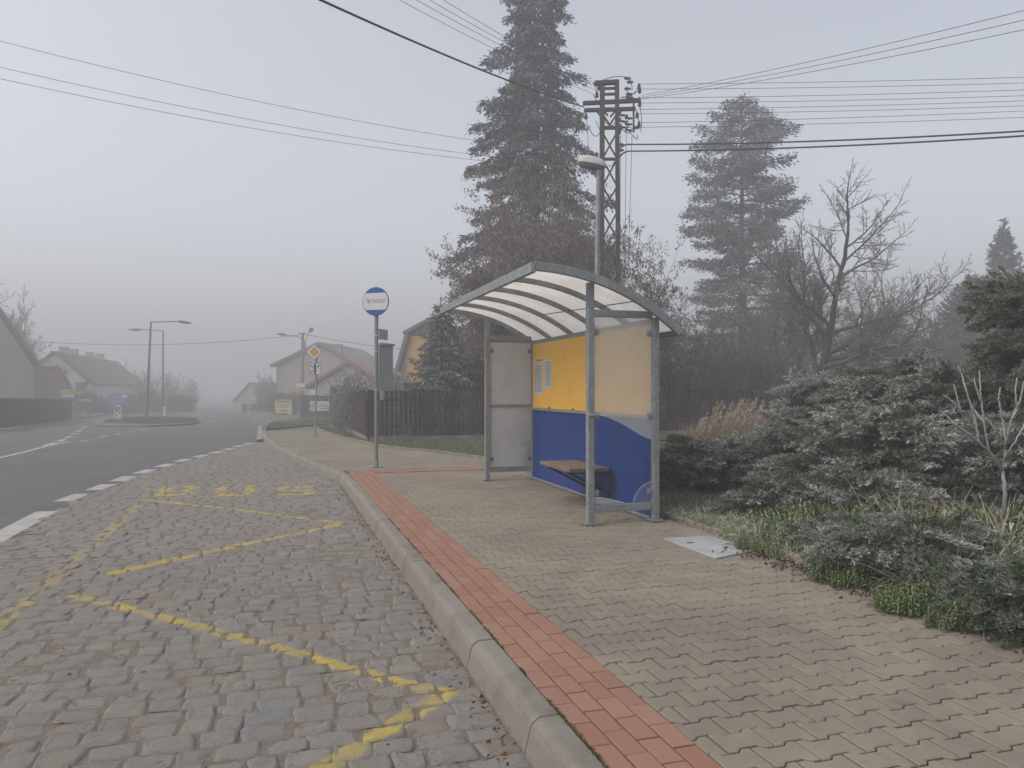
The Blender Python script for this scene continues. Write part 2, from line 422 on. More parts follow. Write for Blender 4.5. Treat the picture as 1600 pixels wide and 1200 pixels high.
def pavement():
    b = MB(); y = -.5; j = 0
    while y < 29:
        x = 1.515 - .2*((j % 2)*.5) - 4.0
        if y > 12.95: xmin0 = interp_x(KERB, y)+.14
        else: xmin0 = 1.535
        xmax = min(interp_x(EDGE, y), 3.92) - .005
        cross = 12.5 < y < 12.95
        while x < xmax + .1 and not cross:
            if x > xmin0 - .12:
                P = [(x+a, y+c) for a, c in BLK]
                P = clip_poly(P, xmin0, xmax)
                if P: block_mesh(b, P, PV-.004+rnd.gauss(0, .0012))
            x += .2
        y += .14; j += 1
    t = NT('concrete_blocks'); co = t.coord()
    c = t.mix(t.island(), (.212, .190, .148), (.245, .219, .172))
    c = t.mix(t.rng(t.noise(.8, 7, .7, co, .8), .42, .66, 0, .85), c, (.168, .142, .115))
    sp = t.rng(t.noise(320, 2, .6, co), .3, .7, .8, 1.2); k3 = t.n('ShaderNodeCombineXYZ'); [t.l(sp, k3.inputs[i]) for i in range(3)]
    c = t.mix(1., c, k3.outputs[0], 'MULTIPLY')
    c = t.mix(t.rng(t.noise(6, 6, .7, co, 1.), .62, .76, 0, .6), c, (.11, .09, .075))
    c = t.mix(t.rng(t.noise(2.3, 8, .8, co, 2.), .60, .70, 0, .5), c, (.135, .125, .085))
    t.col(c); t.set(.82, 0, .25); t.bump(t.noise(220, 4, .6, co), .2, .004)
    struct(b.build('pavement', t.m))
    # red brick strip with a cross strip by the stop
    b = MB()
    for k in range(4):
        y = -.5 - (k % 2)*.1
        while y < 12.9:
            P = [(1.135+k*.1, y), (1.235+k*.1, y), (1.235+k*.1, min(y+.2, 12.94)), (1.135+k*.1, min(y+.2, 12.94))]
            block_mesh(b, P, PV-.002+rnd.gauss(0, .001),   .0036, .005); y += .2
    for k in range(4):
        x = 1.54 - (k % 2)*.1 + .1
        while x < 3.85:
            block_mesh(b, [(x-.1, 12.54+k*.1), (x+.1, 12.54+k*.1), (x+.1, 12.64+k*.1), (x-.1, 12.64+k*.1)], PV-.002+rnd.gauss(0, .001),   .0036, .005); x += .2
    t = NT('red_bricks'); co = t.coord()
    c = t.mix(t.island(), (.255, .130, .092), (.29, .166, .122))
    c = t.mix(t.rng(t.noise(1.6, 6, .65, co, .5), .45, .75, 0, .5), c, (.23, .14, .108))
    sp = t.rng(t.noise(320, 2, .6, co), .3, .7, .82, 1.18); k3 = t.n('ShaderNodeCombineXYZ'); [t.l(sp, k3.inputs[i]) for i in range(3)]
    c = t.mix(1., c, k3.outputs[0], 'MULTIPLY')
    t.col(c); t.set(.82, 0, .25); t.bump(t.noise(220, 4, .6, co), .2, .004)
    struct(b.build('brick_path', t.m))
pavement()
PJ = M('paving_joints', (.050, .039, .030), (.032, .026, .020), 12, .95, bump=.4, bscale=60, fine=.3, stain=(.045, .06, .022), sscale=4)
ys = np.linspace(-1, 29, 46)
slab('pavement_bed', [(min(interp_x(EDGE, y), 3.93), y) for y in ys] + [(interp_x(KERB, y)+.12, y) for y in ys[::-1]], PV-.020, PJ, .12)

# --- edging stones and the garden side
kerb_line('edging', EDGE, [(0, .05), (.0, PV+.035), (.006, PV+.045), (.055, PV+.045), (.06, PV+.035), (.06, .05)], .5, M('edging_concrete', (.25, .22, .18), (.17, .15, .125), 5, .9, bump=.2, bscale=90, fine=.2, stain=(.10, .10, .06), sscale=4), gap=.006)
LAWN = M('lawn_soil', (.05, .06, .025), (.085, .07, .045), 5, .95, bump=.5, bscale=40, fine=.3, stain=(.10, .09, .06), sscale=2)
e2 = [(x+.05, y) for x, y in EDGE]
slab('lawn', e2[::-1] + [(3.97, -6), (60, -6), (60, 34), (3.0, 34)], PV+.02, LAWN, .2) if False else None
pts = [(60, -6), (60, 36), (2.6, 36), (e2[-1][0], e2[-1][1])] + e2[::-1][1:] + [(3.97, -6)]
slab('lawn', pts, PV+.015, LAWN, .25)
# grass verge at the corner of the side street
vg = [xy(gr(px, py, .1)) for px, py in ((416, 669), (445, 667), (470, 664), (530, 662), (560, 655), (470, 655), (425, 661))]
slab('grass_verge', vg, .10, M('verge_grass', (.075, .085, .04), (.10, .10, .06), 2, .95, bump=.4, bscale=40, fine=.3), .15)
# pale concrete tip at the end of the bay
tip = [xy(gr(px, py)) for px, py in ((401, 691), (411, 690), (409, 668), (404, 668))]
slab('pavement_tip', tip, .08, CONC, .1)

# --- white markings
def strip(b, p, q, w, z=.005):
    p, q = Vector((p[0], p[1], 0)), Vector((q[0], q[1], 0)); d = (q-p).normalized(); r = Vector((d.y, -d.x, 0))*w/2
    n = max(1, int((q-p).length/3)); P = [p.lerp(q, i/n) for i in range(n+1)]
    V = [(v.x, v.y, gf(v.y)+z) for c in P for v in (c-r, c+r)]
    b.add(V, [(2*i, 2*i+1, 2*i+3, 2*i+2) for i in range(n)])
b = MB()
def dash_px(a, bq, w): strip(b, gr(*a), gr(*bq), w)
bl = [Vector((x-.22, y, 0)) for x, y in BAYL]
strip(b, (bl[0].x, -1), (bl[1].x, 10.75), .25)
cum = [0]
for u, v in zip(bl[2:], bl[3:]): cum.append(cum[-1]+(v-u).length)
def blp(s):
    for i in range(len(cum)-1):
        if s <= cum[i+1] or i == len(cum)-2: return bl[2+i].lerp(bl[3+i], (s-cum[i])/(cum[i+1]-cum[i]))
s = .2
while s < cum[-1]-.4: strip(b, blp(s), blp(min(s+.75, cum[-1])), .25); s += 1.15
for a, c in (((-60, 728), (20, 711)), ((20, 711), (75, 697)), ((75, 697), (108, 690))): dash_px(a, c, .14)
for a, c in (((70, 697), (86, 692)), ((92, 690), (101, 686.5)), ((104, 684.5), (111, 682)), ((114, 679), (120, 677)), ((121, 675), (126, 673)), ((126, 671), (130, 669.5)), ((131, 667.5), (134, 666))): dash_px(a, c, .2)
for a, c in (((124, 690), (143, 687)), ((154, 684), (168, 681)), ((180, 679), (190, 677)), ((201, 675.6), (210, 674.4)), ((219, 672.5), (229, 671)), ((236, 669), (243, 668)), ((248, 667.4), (256, 666.4)), ((264, 664.8), (300, 661.5)), ((300, 661.5), (322, 660)), ((322, 660), (336, 657)), ((306, 661), (313, 656))): dash_px(a, c, .14)
for a, c in (((395, 653.5), (402, 655)), ((418, 658.5), (428, 660)), ((280, 634.3), (304, 635.2)), ((336, 645.4), (344, 645.8))): dash_px(a, c, .22)
struct(b.build('road_markings', WHITE))

# --- traffic island, far kerb and pavement
KI = [xy(gr(px, py, .1)) for px, py in ((140, 659), (152, 664), (230, 664.5), (300, 661), (314, 657.5), (296, 653.5), (245, 652), (190, 653))]
slab('traffic_island', KI, .09, M('island_kerb', (.16, .155, .14), (.12, .115, .1), 3, .9, fine=.15), .12)
GI = [xy(gr(px, py, .1)) for px, py in ((160, 660.5), (230, 662.6), (300, 659.8), (311, 657.3), (296, 654.0), (245, 652.4), (192, 653.5))]
slab('island_grass', GI, .13, M('island_grass_soil', (.07, .085, .035), (.09, .095, .05), 3, .95, bump=.4, bscale=40, fine=.3), .1)
FE = [xy(gr(px, py, .1)) for px, py in ((-160, 672), (0, 666), (60, 661), (110, 655), (150, 649.5), (200, 643), (260, 640.5), (310, 639), (330, 636))]
far = FE + [(FE[-1][0]-6, FE[-1][1]+60), (-140, 170), (-140, FE[0][1])]
slab('far_pavement', far[::-1] if False else far, .1, M('far_paving', (.19, .18, .155), (.14, .135, .11), .6, .9, fine=.15, stain=(.09, .10, .05), sscale=.25), .15)
# ------------------------------------------------------------------ bus shelter
def bus_shelter():
    x0, x1, y0, y1 = 3.0, 3.72, 7.10, 11.0
    t = thing('bus_shelter', 'galvanised bus shelter with arched milky roof and yellow and blue back wall', 'bus shelter', (3.36, 9.05, PV))
    cx, R, zt = 2.33, 2.5, 2.72
    za = lambda x: zt - (R - math.sqrt(R*R-(x-cx)**2))
    xs = list(np.linspace(2.38, 3.96, 19))
    # posts
    for x, y in ((x0, y0), (x1, y0), (x0, y1), (x1, y1)):
        top = za(x) - .055
        b = MB(); b.box((x, y, (PV+top)/2), (.07, .07, top-PV)); p = b.build('post', GALV, t, bevel=.008)
        b = MB(); b.box((x, y, PV+.008), (.13, .13, .012))
        for sx in (-1, 1):
            b.lathe([(.009, .014), (.009, .028), (.004, .03)], (x+sx*.05, y-.05, PV), n=6)
        b.build('base_plate', GALV, p, bevel=.003)
    # arched roof ribs (near and far gables are deeper) and eaves
    yy = [6.98, 7.82, 8.66, 9.50, 10.34, 11.18]
    for i, y in enumerate(yy):
        gable = i in (0, 5); h = .085 if gable else .05; w = .05 if gable else .045
        b = MB(); V = []
        for x in xs:
            nx, nz = (x-cx)/R, math.sqrt(1-((x-cx)/R)**2); z = za(x)
            zo = .012 if gable else -.012
            for s, d in ((-1, zo), (1, zo), (1, zo-h), (-1, zo-h)): V.append((x+nx*d, y+s*w/2, z+nz*d))
        n = len(xs)
        b.add(V, [(4*i_+k, 4*i_+(k+1) % 4, 4*i_+4+(k+1) % 4, 4*i_+4+k) for i_ in range(n-1) for k in range(4)] + [(0, 1, 2, 3), (4*n-1, 4*n-2, 4*n-3, 4*n-4)])
        b.build('roof_arch', GALV, t, bevel=.005)
    b = MB(); b.box((2.353, 9.08, 2.675), (.05, 4.25, .10)); b.build('front_eave', GALV, t, bevel=.006)
    b = MB(); b.box((3.97, 9.08, za(3.96)-.02), (.05, 4.25, .07)); b.build('rear_eave', GALV, t, bevel=.006)
    ztop = 2.24
    b = MB(); b.box((x1, 9.05, za(x1)-.09), (.05, 3.83, .06)); b.build('rear_beam', GALV, t, bevel=.005)
    for y in (y0, y1):
        b = MB(); b.box((3.36, y, ztop+.03), (.648, .05, .07)); b.build('end_rail', GALV, t, bevel=.005)
        b = MB(); b.box((3.36, y, .315), (.648, .045, .075)); b.build('end_rail', GALV, t, bevel=.005)
    # milky roof sheets
    q = NT('milky_sheet'); co = q.coord()
    c = q.mix(q.rng(q.noise(2.5, 6, .65, co, .8), .42, .72), (.93, .92, .90), (.82, .79, .735))
    c = q.mix(q.rng(q.noise(7, 6, .7, co, 1.5), .63, .8, 0, .6), c, (.60, .52, .43))
    d1 = q.n('ShaderNodeBsdfDiffuse'); d2 = q.n('ShaderNodeBsdfTranslucent'); mx = q.n('ShaderNodeMixShader'); mx.inputs[0].default_value = .80
    q.l(c, d1.inputs[0]); q.l(c, d2.inputs[0]); q.l(d1.outputs[0], mx.inputs[1]); q.l(d2.outputs[0], mx.inputs[2]); q.l(mx.outputs[0], q.out.inputs[0])
    for a, c_ in zip(yy, yy[1:]):
        b = MB(); V = []
        for x in xs:
            nx, nz = (x-cx)/R, math.sqrt(1-((x-cx)/R)**2); z = za(x)
            for y_ in (a+.027, c_-.027):
                for d in (-.010, -.004): V.append((x+nx*d, y_, z+nz*d))
        n = len(xs)
        b.add(V, [f for i_ in range(n-1) for f in ((4*i_, 4*i_+2, 4*i_+6, 4*i_+4), (4*i_+1, 4*i_+5, 4*i_+7, 4*i_+3), (4*i_, 4*i_+4, 4*i_+5, 4*i_+1), (4*i_+2, 4*i_+3, 4*i_+7, 4*i_+6))] + [(0, 1, 3, 2), (4*n-4, 4*n-2, 4*n-1, 4*n-3)])
        b.build('roof_sheet', q.m, t, smooth=False)
    b = MB(); b.tube([(3.45, 7.03, za(3.45)-.06), (3.42, 8.0, za(3.42)-.04), (3.3, 9.4, za(3.3)-.05)], .006, 6); b.build('conduit', M('rusty_cable', (.16, .10, .07), (.10, .07, .05), 20), t)
    # back wall: yellow above, blue below, rail between
    Y = M('yellow_panel', (.86, .48, .06), (.83, .46, .062), 1.2, .45, spec=.3, fine=.03, stain=(.78, .41, .07), sscale=3.5)
    B = M('blue_panel', (.008, .040, .215), (.011, .045, .20), 1.2, .5, spec=.2, fine=.05, stain=(.032, .058, .16), sscale=5)
    b = MB(); b.box((3.700, 9.05, (1.235+2.21)/2), (.008, 3.80, 2.21-1.235)); pu = b.build('upper_back_panel', Y, t)
    tag(pu, 'yellow upper panel of the back wall')
    b = MB(); b.box((3.700, 9.05, (.20+1.195)/2), (.008, 3.80, .995)); plw = b.build('lower_back_panel', B, t)
    tag(plw, 'blue lower panel of the back wall')
    b = MB(); b.box((3.688, 9.05, 1.215), (.04, 3.80, .035)); b.build('middle_rail', GALV, t, bevel=.004)
    b = MB(); b.box((3.70, 9.05, .183), (.05, 3.80, .03)); b.build('sill_rail', GALV, t, bevel=.004)
    b = MB(); b.box((3.36, y1, 1.26), (.648, .035, .03)); b.build('middle_rail', GALV, t, bevel=.004)
    # frosted pattern glass at the near end, frosted glass at the far end
    q = NT('patterned_glass'); co = q.coord(); sx = q.n('ShaderNodeSeparateXYZ'); q.l(co, sx.inputs[0])
    u = q.rng(sx.outputs[0], -.36, .36); z = sx.outputs[2]
    cr = q.n('ShaderNodeFloatCurve'); cv = cr.mapping.curves[0]
    cv.points[0].location = (0, .545); cv.points[1].location = (1, .41)
    for px_, py_ in ((.2, .537), (.4, .512), (.6, .475), (.8, .435)): cv.points.new(px_, py_)
    cr.mapping.update(); q.l(u, cr.inputs['Value'])
    top = q.math('MULTIPLY', cr.outputs[0], 2.0)                       # height of the wave above the ground
    low = q.math('ADD', .215, q.math('MULTIPLY', q.math('COSINE', q.math('MULTIPLY', u, 3.6)), .055))
    clear = q.math('MULTIPLY', q.math('LESS_THAN', z, top), q.math('GREATER_THAN', z, low))
    du = q.math('MULTIPLY', q.math('SUBTRACT', u, 1.0), .72); dz = q.math('SUBTRACT', z, .155)
    rr = q.math('SQRT', q.math('ADD', q.math('MULTIPLY', du, du), q.math('MULTIPLY', dz, dz)))
    disc = q.math('LESS_THAN', rr, .25); ring = q.math('LESS_THAN', q.math('ABSOLUTE', q.math('SUBTRACT', rr, .25)), .006)
    edge = q.math('LESS_THAN', q.math('ABSOLUTE', q.math('SUBTRACT', z, low)), .006)
    fr = q.math('SUBTRACT', 1.0, q.math('MULTIPLY', clear, q.math('SUBTRACT', 1.0, disc)))
    amt = q.math('MULTIPLY', fr, .30)
    amt = q.math('SUBTRACT', amt, q.math('MULTIPLY', disc, .26))
    amt = q.math('ADD', amt, q.math('MULTIPLY', q.math('MAXIMUM', ring, q.math('MULTIPLY', edge, q.math('SUBTRACT', 1., disc))), .3))
    amt = q.math('ADD', amt, q.math('MULTIPLY', fr, q.rng(q.noise(3, 6, .7, co), .35, .8, .0, .08)))
    d1 = q.n('ShaderNodeBsdfDiffuse'); d2 = q.n('ShaderNodeBsdfTranslucent'); mx = q.n('ShaderNodeMixShader'); mx.inputs[0].default_value = .45
    for d in (d1, d2): d.inputs[0].default_value = (.84, .83, .82, 1)
    tr = q.n('ShaderNodeBsdfTransparent'); tr.inputs[0].default_value = (.93, .95, .95, 1)
    gl = q.n('ShaderNodeBsdfGlossy'); gl.inputs['Roughness'].default_value = .15; fz = q.n('ShaderNodeFresnel'); fz.inputs[0].default_value = 1.12
    m0 = q.n('ShaderNodeMixShader'); q.l(fz.outputs[0], m0.inputs[0]); q.l(tr.outputs[0], m0.inputs[1]); q.l(gl.outputs[0], m0.inputs[2])
    m2 = q.n('ShaderNodeMixShader'); q.l(d1.outputs[0], mx.inputs[1]); q.l(d2.outputs[0], mx.inputs[2])
    q.l(amt, m2.inputs[0]); q.l(m0.outputs[0], m2.inputs[1]); q.l(mx.outputs[0], m2.inputs[2]); q.l(m2.outputs[0], q.out.inputs[0])
    b = MB(); b.box((3.36, y0, (.36+2.235)/2), (.636, .008, 2.235-.36)); tag(b.build('end_panel', q.m, t), 'glass end panel with frosted wave pattern')
    q = NT('frosted_glass'); co = q.coord()
    c = q.mix(q.rng(q.noise(2, 6, .7, co, .7), .5, .8), (.70, .69, .68), (.58, .57, .56))
    sx = q.n('ShaderNodeSeparateXYZ'); q.l(co, sx.inputs[0])
    st = q.math('MULTIPLY', q.rng(sx.outputs[0], .12, .33), q.math('MULTIPLY', q.rng(sx.outputs[2], .95, .45), q.rng(q.noise(5, 5, .7, co, 1), .3, .6)))
    c = q.mix(q.math('MULTIPLY', st, .75), c, (.17, .17, .17))
    d1 = q.n('ShaderNodeBsdfDiffuse'); d2 = q.n('ShaderNodeBsdfTranslucent'); mx = q.n('ShaderNodeMixShader'); mx.inputs[0].default_value = .45
    q.l(c, d1.inputs[0]); q.l(c, d2.inputs[0]); q.l(d1.outputs[0], mx.inputs[1]); q.l(d2.outputs[0], mx.inputs[2]); q.l(mx.outputs[0], q.out.inputs[0])
    for a, c_ in ((1.28, 2.205), (.355, 1.24)):
        b = MB(); b.box((3.36, y1, (a+c_)/2), (.636, .008, c_-a)); tag(b.build('end_panel', q.m, t), 'frosted white glass pane at the far end')
    # clamps
    CL = M('dark_clamp', (.20, .20, .20), (.14, .14, .14), 30, .5, .3)
    for y in (y0, y1):
        for x, s in ((x0, 1), (x1, -1)):
            for z in (.47, 1.24, 2.08):
                if y == y1 and z == 1.24: continue
                b = MB(); b.box((x+s*.062, y, z), (.055, .04, .055)); b.lathe([(.013, -.032), (.013, -.026)], (x+s*.062, y, z), (0, 1, 0), 8)
                b.build('glass_clamp', GALV if y == y0 else CL, t, bevel=.004)
    for y in (8.35, 9.3, 10.2):
        b = MB(); b.box((3.685, y, 1.245), (.02, .03, .03)); b.build('glass_clamp', CL, t, bevel=.003)
    b = MB(); b.tube([(2.97, 7.04, 1.25), (3.04, 7.04, 1.25)], .017, 8); b.build('clamp_bolt', GALV, t)
    # bench fixed to the wall
    WD = M('worn_bench_wood', (.20, .145, .095), (.13, .095, .065), 9, .8, bump=.2, bscale=40, fine=.2, stain=(.26, .21, .16), sscale=5)
    DK = M('bench_steel', (.035, .035, .04), (.05, .048, .045), 12, .6, .2)
    bench = MB()
    for k in range(3): bench.box((3.20+k*.165, 8.48, .60), (.155, 1.0, .045))
    be = bench.build('bench', WD, t, bevel=.006)
    for y in (8.16, 8.80):
        b = MB(); b.bar((3.16, y, .56), (3.69, y, .56), .035, .035); b.bar((3.2, y, .55), (3.69, y, .30), .03, .03); b.box((3.69, y, .43), (.012, .05, .34)); b.build('bracket', DK, be)
    # notices stuck on the yellow panel
    PAP = M('notice_paper', (.62, .62, .60), (.56, .56, .54), 4, .7)
    INK = M('notice_ink', (.10, .10, .11), (.2, .2, .2), 60, .8); RED = M('notice_red', (.45, .09, .07), (.4, .1, .08), 20, .8)
    r2 = random.Random(3)
    for (ya, yb, za_, zb, hd) in ((10.86, 10.50, 1.43, 1.885, 0), (10.86, 10.46, 1.90, 1.965, 1), (10.42, 10.12, 1.52, 1.93, 0)):
        b = MB(); b.box((3.694, (ya+yb)/2, (za_+zb)/2), (.003, ya-yb, zb-za_)); p = b.build('notice', PAP, t)
        b = MB(); z = zb-.03
        if hd: 
            yy_ = ya-.07
            while yy_ > yb+.07: w = r2.uniform(.03, .06); b.box((3.6915, yy_-w/2, (za_+zb)/2), (.001, w, .03)); yy_ -= w+.018
            b.build('heading', RED, p)
        else:
            while z > za_+.03:
                for c0, c1 in ((ya-.03, ya-.09), (ya-.11, yb+.04)):
                    yy_ = c0
                    while yy_ > c1: w = min(r2.uniform(.012, .05), yy_-c1+.002); b.box((3.6915, yy_-w/2, z), (.001, w, .009)); yy_ -= w+r2.uniform(.006, .03)
                z -= .018
            b.build('print', INK, p)
bus_shelter()

# ------------------------------------------------------------------ bus stop sign
def bus_stop_sign():
    bx, by, _ = gr(588, 730, PV); Rv = Vector((R_[0], R_[1], 0)); Fv = Vector((F_[0], F_[1], 0)); Z3 = Vector((0, 0, 1))
    t = thing('bus_stop_sign', 'bus stop pole with round blue and white disc and timetable board', 'bus stop sign', (bx, by, PV))
    P = lambda a, f, z: tuple(Vector((bx, by, 0)) + Rv*a + Fv*f + Z3*z)
    b = MB(); b.tube([P(0, 0, PV), P(0, 0, 2.84)], .034, 12); b.tube([P(.004, -.02, 2.75), P(.0, -.0, 3.22)], .02, 8); b.build('pole', M('grey_pole', (.25, .26, .265), (.20, .205, .21), 10, .5, .3, fine=.08), t, smooth=False)
    b = MB(); b.box(P(0, 0, PV+.008), (.2, .2, .016)); b.lathe([(.05, .016), (.045, .09), (.036, .1)], P(0, 0, PV)); b.build('base_flange', GALV, t, bevel=.004)
    BL = M('sign_blue', (.028, .085, .36), (.03, .09, .34), 3, .4); WH = M('sign_white', (.62, .625, .62), (.58, .58, .58), 4, .45)
    DK = M('sign_dark', (.04, .042, .045), (.055, .055, .06), 6, .5)
    n = Vector((0.12, -1, 0)).normalized(); sx = Vector((1, .12, 0)).normalized()
    n = -Fv*.96 - Rv*.28; n.normalize(); sx = Z3.cross(n); sx = sx if sx.dot(Rv) > 0 else -sx
    c = Vector(P(0, -.05, 3.02)); r = .248
    b = MB(); b.lathe([(r, 0), (r, .012), (r-.004, .016)], c, n, 40); dsc = b.build('disc', BL, t)
    # white band with the network's mark
    b = MB(); k = .145; rr = r-.012; pts = []
    a0 = math.asin(k/rr)
    pts = [(rr*math.cos(a), rr*math.sin(a)) for a in np.linspace(-a0, a0, 13)] + [(rr*math.cos(a), rr*math.sin(a)) for a in np.linspace(math.pi-a0, math.pi+a0, 13)]
    b.prism(pts, sx, Z3, n*.002, c+n*.0165); wb = b.build('white_band', WH, dsc)
    b = MB()
    for s, z, size in (('INTEGROVANÁ DOPRAVA', .022, .027), ('PLZEŇSKÉHO KRAJE', -.014, .027)):
        tb = text_mb(s, size, c+n*.0205+sx*(.068 if z > 0 else .052)+Z3*z, sx, Z3)
        b.add(tb.v, tb.f)
    b.build('lettering', DK, wb)
    b = MB(); o = c+n*.0205-sx*.135+Z3*.0
    arc = [(-.05, .038), (-.02, .042), (.01, .036), (.03, .015), (.03, -.015), (.018, -.036)]
    for p, q in zip(arc, arc[1:]): b.bar(o+sx*p[0]+Z3*p[1], o+sx*q[0]+Z3*q[1], .0015, .005, up=sx.cross(n) if False else Z3)
    b.bar(o+sx*-.018+Z3*.018, o+sx*.012+Z3*.018, .0015, .008); b.prism([(-.012, .012), (.012, .012), (-.004, -.03)], sx, Z3, n*.001, o)
    b.build('emblem', M('sign_green', (.09, .16, .11), (.06, .1, .1), 9, .5), wb)
    # plates seen edge-on from the back
    gp = M('plate_back', (.33, .345, .35), (.29, .30, .305), 6, .5, .2, fine=.06)
    vx = Fv*.90 + Rv*.44; vx.normalize()
    def plate(z0, z1, w, name, tilt):
        o = Vector(P(.04, -.02, 0)); nn = vx.cross(Z3)
        b = MB(); b.prism([(0, z0), (w, z0), (w, z1), (0, z1)], vx, Z3, nn*.012, o)
        return b.build(name, gp, t, bevel=.002)
    p1 = plate(2.37, 2.55, .26, 'number_plate', 0)
    p2 = plate(1.48, 2.28, .42, 'timetable_board', 0)
    b = MB(); b.prism([(.02, -.01), (.43, -.01), (.43, .03), (.02, .03)], vx, Z3, vx.cross(Z3)*.05, Vector(P(.035, -.04, 2.28))); b.build('board_roof', GALV, p2)
    b = MB(); b.box(P(.09, .02, 1.40), (.05, .1, .16)); b.build('bracket', gp, p2)
    for z in (2.44, 2.16, 1.50):
        b = MB(); b.lathe([(.034, -.014), (.040, -.012), (.040, .012), (.034, .014)], P(0, 0, z), n=12); b.build('clamp', M('bright_clamp', (.5, .5, .5), (.4, .4, .4), 9, .4, .4), t)
bus_stop_sign()

# ------------------------------------------------------------------ concrete cover in the pavement
def cover():
    t = MB(); P = [gr(1036, 842, PV)[:2], gr(1118, 873, PV)[:2], gr(1178, 861, PV)[:2], gr(1108, 838, PV)[:2]]
    t = thing('concrete_cover', 'pale frosted concrete cover slab lying in the pavement beside the planting', 'cover slab', (P[0][0], P[0][1], PV))
    b = MB(); b.prism([(p[0], p[1]) for p in P], (1, 0, 0), (0, 1, 0), (0, 0, .018), (0, 0, PV-.008))
    b.build('slab', M('frosted_concrete', (.40, .41, .42), (.27, .275, .28), 3.5, .8, bump=.15, bscale=60, fine=.12, stain=(.27, .27, .265), sscale=6), t, bevel=.006)
    b = MB(); c = Vector((sum(p[0] for p in P)/4, sum(p[1] for p in P)/4, PV+.0105))
    b.box(c+Vector((-.12, .12, .002)), (.06, .025, .006)); b.build('lifting_ring', M('lifting_ring_metal', (.12, .12, .12), (.1, .09, .08), 20), t)
cover()
# ------------------------------------------------------------------ fences, poles, wires
Rv = Vector((R_[0], R_[1], 0)); Fv = Vector((F_[0], F_[1], 0)); Z3 = Vector((0, 0, 1))
A = lambda px, py, Z: Vector(at(px, py, Z))
def onplane(px, py, y):
    k = (px-800)/1200; x = y*(F_[0]+k*F_[1])/(R_[0]-k*F_[0]) if False else y*(.2940+k*.9558)/(.9558-k*.2940)
    Z = x*F_[0]+y*F_[1]; return Vector((x, y, CAMH+(608-py)/1200*Z))
WOODF = M('dark_picket_wood', (.040, .029, .026), (.028, .021, .02), 3, .9, bump=.2, bscale=30, island=.3, fine=.2, stain=(.085, .075, .07), sscale=1.8)
LICH = M('lichen_plinth', (.22, .21, .19), (.14, .13, .12), 2.5, .9, fine=.2, stain=(.33, .33, .31), sscale=5)
def picket_fence(label, pts, h, pitch, w, plinth=.14, base=PV, mat=WOODF, group=None, name='picket_fence'):
    t = thing(name, label, 'fence', (pts[0][0], pts[0][1], gf(pts[0][1])+base), group)
    pk, rl, ps, pb = MB(), MB(), [], MB(); r2 = random.Random(5)
    for a, c in zip(pts, pts[1:]):
        a, c = Vector((a[0], a[1], 0)), Vector((c[0], c[1], 0)); L = (c-a).length; d = (c-a)/L; nrm = Vector((d.y, -d.x, 0)); ang = math.atan2(d.y, d.x)
        zb = lambda p: gf(p.y)+base
        s = pitch/2
        while s < L:
            p = a+d*s; z0 = zb(p)+plinth+.03; hh = h+r2.uniform(-.025, .025)
            pk.box((p.x+nrm.x*.03, p.y+nrm.y*.03, z0+(hh-plinth)/2), (w+r2.uniform(-.012, .012), .022, hh-plinth), R=Matrix.Rotation(ang, 3, 'Z') @ Matrix.Rotation(r2.uniform(-.012, .012), 3, 'Y'))
            s += pitch
        for q in (.25, .78):
            z = lambda p: zb(p)+h*q+plinth*.5
            rl.bar((a.x, a.y, z(a)), (c.x, c.y, z(c)), .04, .07)
        k = max(1, round(L/2.4))
        for i in range(k+1):
            p = a+d*(L*i/k)-nrm*.05; b = MB(); b.box((p.x, p.y, zb(p)+(h+.05)/2), (.09, .09, h+.05), rz=ang); ps.append(b)
        if plinth:
            for i in range(k):
                p, q = a+d*(L*i/k), a+d*(L*(i+1)/k); pb.bar((p.x, p.y, zb(p)+plinth/2-.04), (q.x, q.y, zb(q)+plinth/2-.04), .05, plinth+.08)
    pk.build('pickets', mat, t); rl.build('rail', mat, t)
    for b in ps: b.build('post', mat, t)
    if plinth: pb.build('plinth', LICH, t)
    return t
fa = on(578, 19.9); fb = on(1330, 25.2); fc = on(533, 31)
picket_fence('long dark picket fence on a concrete plinth behind the shelter', [fa[:2], fb[:2]], 1.32, .125, .092)
picket_fence('short run of dark picket fence turning along the side street', [fc[:2], (fa[0]-.06, fa[1]+.05)], 1.30, .125, .095)
l0, l1, l2 = on(-60, 30), on(0, 34), on(111, 49)
picket_fence('grey board fence along the far left pavement', [l0[:2], l1[:2], l2[:2]], 1.28, .16, .15, plinth=0, base=.1, mat=M('grey_board', (.06, .055, .052), (.045, .042, .04), 3, .9, island=.2), name='board_fence')
bw0, bw1 = on(470, 50), on(560, 52)
picket_fence('grey board fence in front of the white house', [bw0[:2], bw1[:2]], 1.45, .2, .19, plinth=0, base=.1, mat=M('weathered_board', (.115, .105, .098), (.09, .082, .078), 3, .9, island=.2), name='board_fence')

